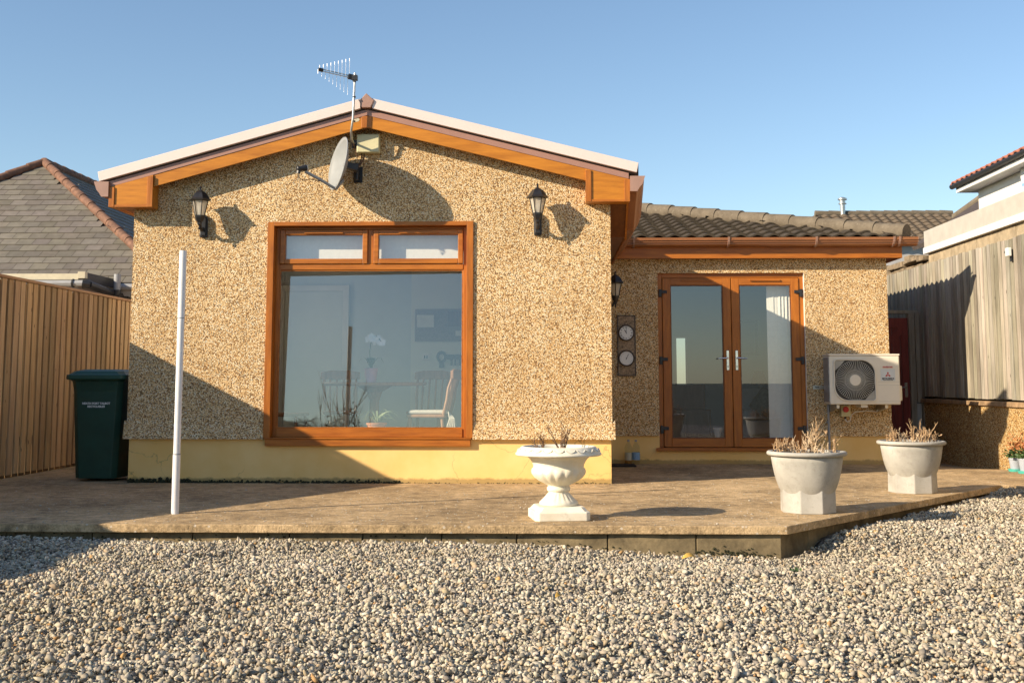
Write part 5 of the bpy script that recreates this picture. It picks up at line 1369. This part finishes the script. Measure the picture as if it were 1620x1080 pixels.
def dining():
    fz = .20
    t = thing('dining_table', 'round pine dining table inside the picture window', 'table', (-1.95, 1.25, fz))
    m = MB(); m.lathe([(.55, .765), (.575, .775), (.58, .79), (.57, .805)], 56, -1.95, 1.25, fz); m.build('tabletop', 'pine', t, True)
    m = MB(); m.lathe([(.06, .05), (.075, .15), (.05, .25), (.055, .6), (.09, .70), (.2, .764)], 20, -1.95, 1.25, fz); m.build('pedestal', 'pine', t, True)
    for k in range(4):
        a = R(45+90*k); m = MB(); m.tube([(-1.95+.05*math.cos(a), 1.25+.05*math.sin(a), fz+.14), (-1.95+.36*math.cos(a), 1.25+.36*math.sin(a), fz+.02)], [.035, .022], 8); m.build('foot', 'pine', t)
    a = make_chair('pine chair with cream cushion at the right of the dining table'); a.location = (-1.30, .92, fz); a.rotation_euler.z = R(-97)
    b = copy_tree(a); b.location = (-1.46, 2.25, fz); b.rotation_euler.z = R(-8); b['label'] = 'slatted chair behind the right half of the dining table'
    c = copy_tree(a); c.location = (-2.48, 2.15, fz); c.rotation_euler.z = R(12); c['label'] = 'slatted chair behind the left half of the dining table'
    d = copy_tree(a); d.location = (-2.95, 1.3, fz); d.rotation_euler.z = R(84); d['label'] = 'chair at the far left of the dining table'
    cu = thing('seat_cushion', 'cream tied cushion on the right dining chair', 'cushion', (-1.30, .92, fz+.466))
    m = MB(); m.box(-1.51, -1.09, .72, 1.12, fz+.467, fz+.51); m.build('pad', 'cushion', cu, False, .02)
    m = MB()
    for k in range(5): m.tube([(-1.08, .71+.01*k, fz+.49), (-1.065+.012*k, .69, fz+.42), (-1.09+.02*k, .685, fz+.34), (-1.07+.015*k, .69, fz+.25)], .008, 5)
    m.build('tie', 'cushion', cu)
    # orchid
    o = thing('orchid_plant', 'white orchid in a pink pot on the dining table', 'orchid', (-1.93, 0.84, 1.006))
    m = MB(); m.lathe([(.055, 0), (.075, .14), (.08, .145), (.07, .15)], 24, -1.93, 0.84, 1.006); m.build('pot', 'pot_pink', o, True)
    rg = random.Random(31); m = MB()
    m.tube([(-1.93, 0.84, 1.15), (-1.95, 0.84, 1.32), (-1.93, 0.84, 1.47), (-1.86, .70, 1.50), (-1.80, .64, 1.44)], .005, 6); m.build('stem', 'leaf', o)
    m = MB()
    for a in (.3, 2.0, 3.4, 5.0):
        pts = [Vector((-1.93, 0.84, 1.15))+Vector((math.cos(a)*.14*f, math.sin(a)*.14*f, .12*math.sin(f*2.6))) for f in (0, .25, .5, .75, 1)]
        m.ribbon(pts, [.01, .028, .032, .026, .004], Vector((-math.sin(a), math.cos(a), 0)))
    m.build('leaves', 'leaf', o)
    for k in range(11):
        m = MB(); f = k/10; p = Vector((-1.94+.16*f+rg.uniform(-.012, .012), .78-.14*f+rg.uniform(-.02, .02), 1.47-.06*f*f+rg.uniform(-.03, .025)))
        for q in range(5):
            a = 2*math.pi*q/5+rg.uniform(0, 1); u = Vector((math.cos(a), -.25, math.sin(a))); w_ = Vector((-math.sin(a), 0, math.cos(a)))
            m.add([p, p+u*.026+w_*.020, p+u*.044, p+u*.026-w_*.020], [(0, 1, 2, 3)])
        m.build('flower', 'petal', o)
    nb = thing('notice_board', 'brown notice board with pinned papers on the dining room wall', 'notice board', (-1.4, 3.4, 1.5))
    m = MB(); m.box(-1.745, -.98, 3.39, 3.418, 1.53, 1.945); m.build('board', 'cork', nb, False, .004)
    for (x0, x1, z0, z1) in ((-1.72, -1.50, 1.71, 1.87), (-1.22, -1.14, 1.60, 1.665)):
        m = MB(); m.box(x0, x1, 3.385, 3.3895, z0, z1); m.build('paper', 'paper', nb)
    m = MB(); m.box(-1.32, -1.05, 3.385, 3.3895, 1.72, 1.92); m.build('paper', 'pine_dark', nb)
    so_ = thing('wall_socket', 'white double socket on the dining room wall', 'socket', (-1.6, 3.4, 1.33))
    m = MB(); m.box(-1.655, -1.55, 3.405, 3.419, 1.29, 1.375); m.build('plate', 'white_plastic', so_, False, .003)
    m = MB(); m.box(-1.625, -1.61, 3.4, 3.4045, 1.31, 1.35); m.box(-1.595, -1.58, 3.4, 3.4045, 1.31, 1.35); m.build('switch', 'ink', so_)
    kh = thing('key_rack', 'dark key shaped hook rack on the dining room wall', 'key rack', (-1.3, 3.4, 1.3))
    m = MB(); m.tube([(-1.40+.05*math.cos(2*math.pi*k/20), 3.405, 1.33+.06*math.sin(2*math.pi*k/20)) for k in range(21)], .016, 6, False)
    m.box(-1.34, -1.13, 3.395, 3.418, 1.30, 1.36); m.box(-1.43, -1.37, 3.395, 3.418, 1.19, 1.275)
    for x in (-1.27, -1.22, -1.16): m.tube([(x, 3.39, 1.3), (x, 3.385, 1.22)], .012, 6)
    m.build('rack', 'black_metal', kh)
    rb = thing('roller_blind', 'white roller blind behind the two top window lights', 'blind', (-1.8, .22, 2.2))
    m = MB(); m.box(-2.86, -.80, .215, .220, 2.215, 2.60); m.build('fabric', 'blind', rb)
    m = MB(); m.tube([(-2.86, .30, 2.60), (-.80, .30, 2.60)], .03, 12); m.build('roller', 'white_plastic', rb)
    # plants on the inner window board, z .535
    zs = .536
    rg = random.Random(77)
    p = thing('spider_plant', 'pale arching spider plant in a terracotta pot on the window board', 'plant', (-1.80, .40, zs))
    m = MB(); m.lathe([(.08, -.02), (.10, .03), (.108, .032), (.108, .05), (.09, .05)], 28, -1.80, .40, zs); m.build('pot', 'terracotta', p, True)
    m = MB()
    for k in range(44):
        a = rg.uniform(0, 2*math.pi); L = rg.uniform(.14, .30); w_ = rg.uniform(.004, .007); hh = rg.uniform(.5, 1.2); pts = []
        for i in range(8):
            f = i/7; pts.append(Vector((-1.80+math.cos(a)*L*f*.95, .40+math.sin(a)*L*f*.35, zs+.045+L*(hh*1.5*f-1.35*hh*f*f))))
        m.ribbon(pts, [w_*(1-.9*(i/7)**2) for i in range(8)], Vector((-math.sin(a), math.cos(a), .3)).normalized())
    m.build('leaves', 'leaf_pale', p)
dining()
def lounge():
    fz = .19
    b = thing('vertical_blind', 'ivory vertical slat blind gathered at the right of the french doors', 'blind', (3.0, 3.20, .2))
    for k in range(9):
        x = 2.80+k*.042; m = MB(); m.box(-.0445, .0445, -.001, .001, .23, 2.42, Matrix.Translation((x, 3.20, 0)) @ Matrix.Rotation(R(-17+rnd.uniform(-9, 9)), 4, 'Z')); m.build('slat', 'blind', b)
    m = MB(); m.box(1.40, 3.15, 3.18, 3.22, 2.42, 2.455); m.build('head_rail', 'white_plastic', b)
    c = thing('sideboard', 'dark brown wooden chest inside the left glass door', 'cabinet', (1.95, 5.3, fz))
    m = MB(); m.box(1.55, 2.28, 5.1, 5.6, fz, .62); m.build('lower_chest', 'pine_dark', c, False, .008)
    m = MB(); m.box(1.50, 2.22, 5.25, 5.62, .621, .97); m.build('upper_chest', 'pine_dark', c, False, .008)
    m = MB(); m.box(1.60, 1.90, 5.09, 5.0995, fz+.05, .58); m.box(1.93, 2.23, 5.09, 5.0995, fz+.05, .58); m.build('door', 'pine_dark', c, False, .004)
    s = thing('sofa', 'white sofa in the lounge behind the right glass door', 'sofa', (3.2, 5.2, fz))
    m = MB(); m.box(2.75, 3.9, 4.9, 5.7, fz+.08, .48); m.build('seat', 'sofa', s, False, .04)
    m = MB(); m.box(2.75, 3.9, 5.55, 5.8, .481, .92); m.build('backrest', 'sofa', s, False, .04)
    m = MB(); m.box(2.70, 2.88, 4.88, 5.7, .482, .62); m.build('armrest', 'sofa', s, False, .03)
    q = thing('patterned_cushion', 'olive and cream cushion on the white sofa', 'cushion', (3.1, 5.2, .5))
    m = MB(); m.box(-.19, .19, -.05, .05, -.19, .19, Matrix.Translation((3.10, 5.30, .70)) @ Matrix.Rotation(R(-18), 4, 'X') @ Matrix.Rotation(R(38), 4, 'Y')); m.build('pad', 'cushion_green', q, False, .04)
    l = thing('table_lamp', 'brass table lamp behind the sofa', 'lamp', (3.2, 6.0, fz))
    m = MB(); m.lathe([(.12, 0), (.12, .02), (.015, .05), (.012, .78), (.04, .80)], 20, 3.12, 6.0, fz); m.build('stand', 'steel', l, True)
    m = MB(); m.lathe([(.13, .78), (.07, .98)], 24, 3.12, 6.0, fz, cap=False); m.build('lamp_shade', 'pine_dark', l, True)
    p = thing('picture_frame', 'dim framed picture on the lounge back wall', 'picture', (3.0, 7.78, 1.6))
    m = MB(); m.box(3.05, 3.42, 7.77, 7.799, 1.45, 2.02); m.build('frame', 'rim', p, False, .004)
    m = MB(); m.box(3.09, 3.38, 7.765, 7.7695, 1.49, 1.98); m.build('picture', 'wall_grey', p)
    w_ = thing('flower_pot', 'small white flower pot on the floor inside the left glass door', 'pot', (2.16, 3.45, fz))
    m = MB(); m.lathe([(.035, 0), (.05, .09), (.062, .092), (.062, .12), (.05, .12)], 20, 2.14, 3.45, fz+.12); m.build('pot', 'white_plastic', w_, True)
    m = MB(); m.box(2.02, 2.26, 3.38, 3.52, fz, fz+.1195); m.build('stand', 'pine_dark', w_)
lounge()

# ------------------------------------------------------------------ garden plants by the left fence, mirrored in the picture window
def garden_plants():
    rg = random.Random(77); Y = -9.6
    p = thing('garden_palm', 'spiky palm by the left fence, mirrored at the bottom left of the picture window', 'plant', (-5.20, Y, -.1))
    bx, bz = -5.20, 1.0
    m = MB(); m.tube([(bx, Y, -.12), (bx+.02, Y, .5), (bx, Y, bz)], [.09, .075, .06], 10); m.build('trunk', 'twig_dark', p, True)
    m = MB()
    for q in range(11):
        a = 2*math.pi*q/11+rg.uniform(-.2, .2); L = rg.uniform(.55, .8); el = rg.uniform(.55, 1.1); pts = []
        for i in range(11):
            f = i/10; pts.append(Vector((bx+math.cos(a)*L*f, Y+math.sin(a)*L*f, bz+L*(el*1.3*f-1.15*f*f))))
        m.tube(pts, .008, 4)
        for i in range(2, 11):
            d = (pts[i]-pts[i-1]).normalized(); side = d.cross(Vector((0, 0, 1))).normalized()
            for h_ in (0, .5):
                for sg in (-1, 1):
                    b = pts[i-1]*(1-h_)+pts[i]*h_; tip = b+(d*.8+side*sg*.8+Vector((0, 0, .35))).normalized()*(.30*(1-.5*abs(i/10-.5)))
                    m.add([b-d*.012, b+d*.014, tip], [(0, 1, 2)])
    m.build('fronds', 'leaf_dark', p)
    p = thing('garden_shrub', 'bushy brown shrub by the left fence, mirrored left of the post in the picture window', 'plant', (-4.75, Y+.1, -.1))
    m = MB()
    for k in range(13): branch(m, (-4.78+rg.gauss(0, .09), Y+.1+rg.gauss(0, .06), -.1), (rg.uniform(-.14, .16), rg.uniform(-.2, .2), 1), rg.uniform(.95, 1.5), .011, rg, 2, .4, .12)
    m.build('stems', 'twig_dark', p)
    m = MB()
    for k in range(9): leafpatch(m, (-4.98+.04*k, Y+.1, .70+.05*rg.random()), 60, .10, .045, rg, 2.2)
    for k in range(9): leafpatch(m, (-4.74+.010*k, Y+.1, .8+.085*k), 24, .06, .035, rg, .8)
    m.build('leaves', 'leaf_dark', p)
    p = thing('garden_shrub', 'thin leafless shrub in the garden, mirrored right of the post in the picture window', 'plant', (-3.75, Y, -.1))
    m = MB()
    for dx, ln, L in ((.10, .16, 1.42), (.08, .09, 1.22), (.06, .02, 1.15), (-.50, .02, 1.30), (.12, .22, 1.2)):
        branch(m, (-3.72+dx, Y, -.12), (ln, rg.uniform(-.06, .06), 1), L*.8, .008, rg, 1, .25, .05)
    m.build('stems', 'twig_dark', p)
garden_plants()
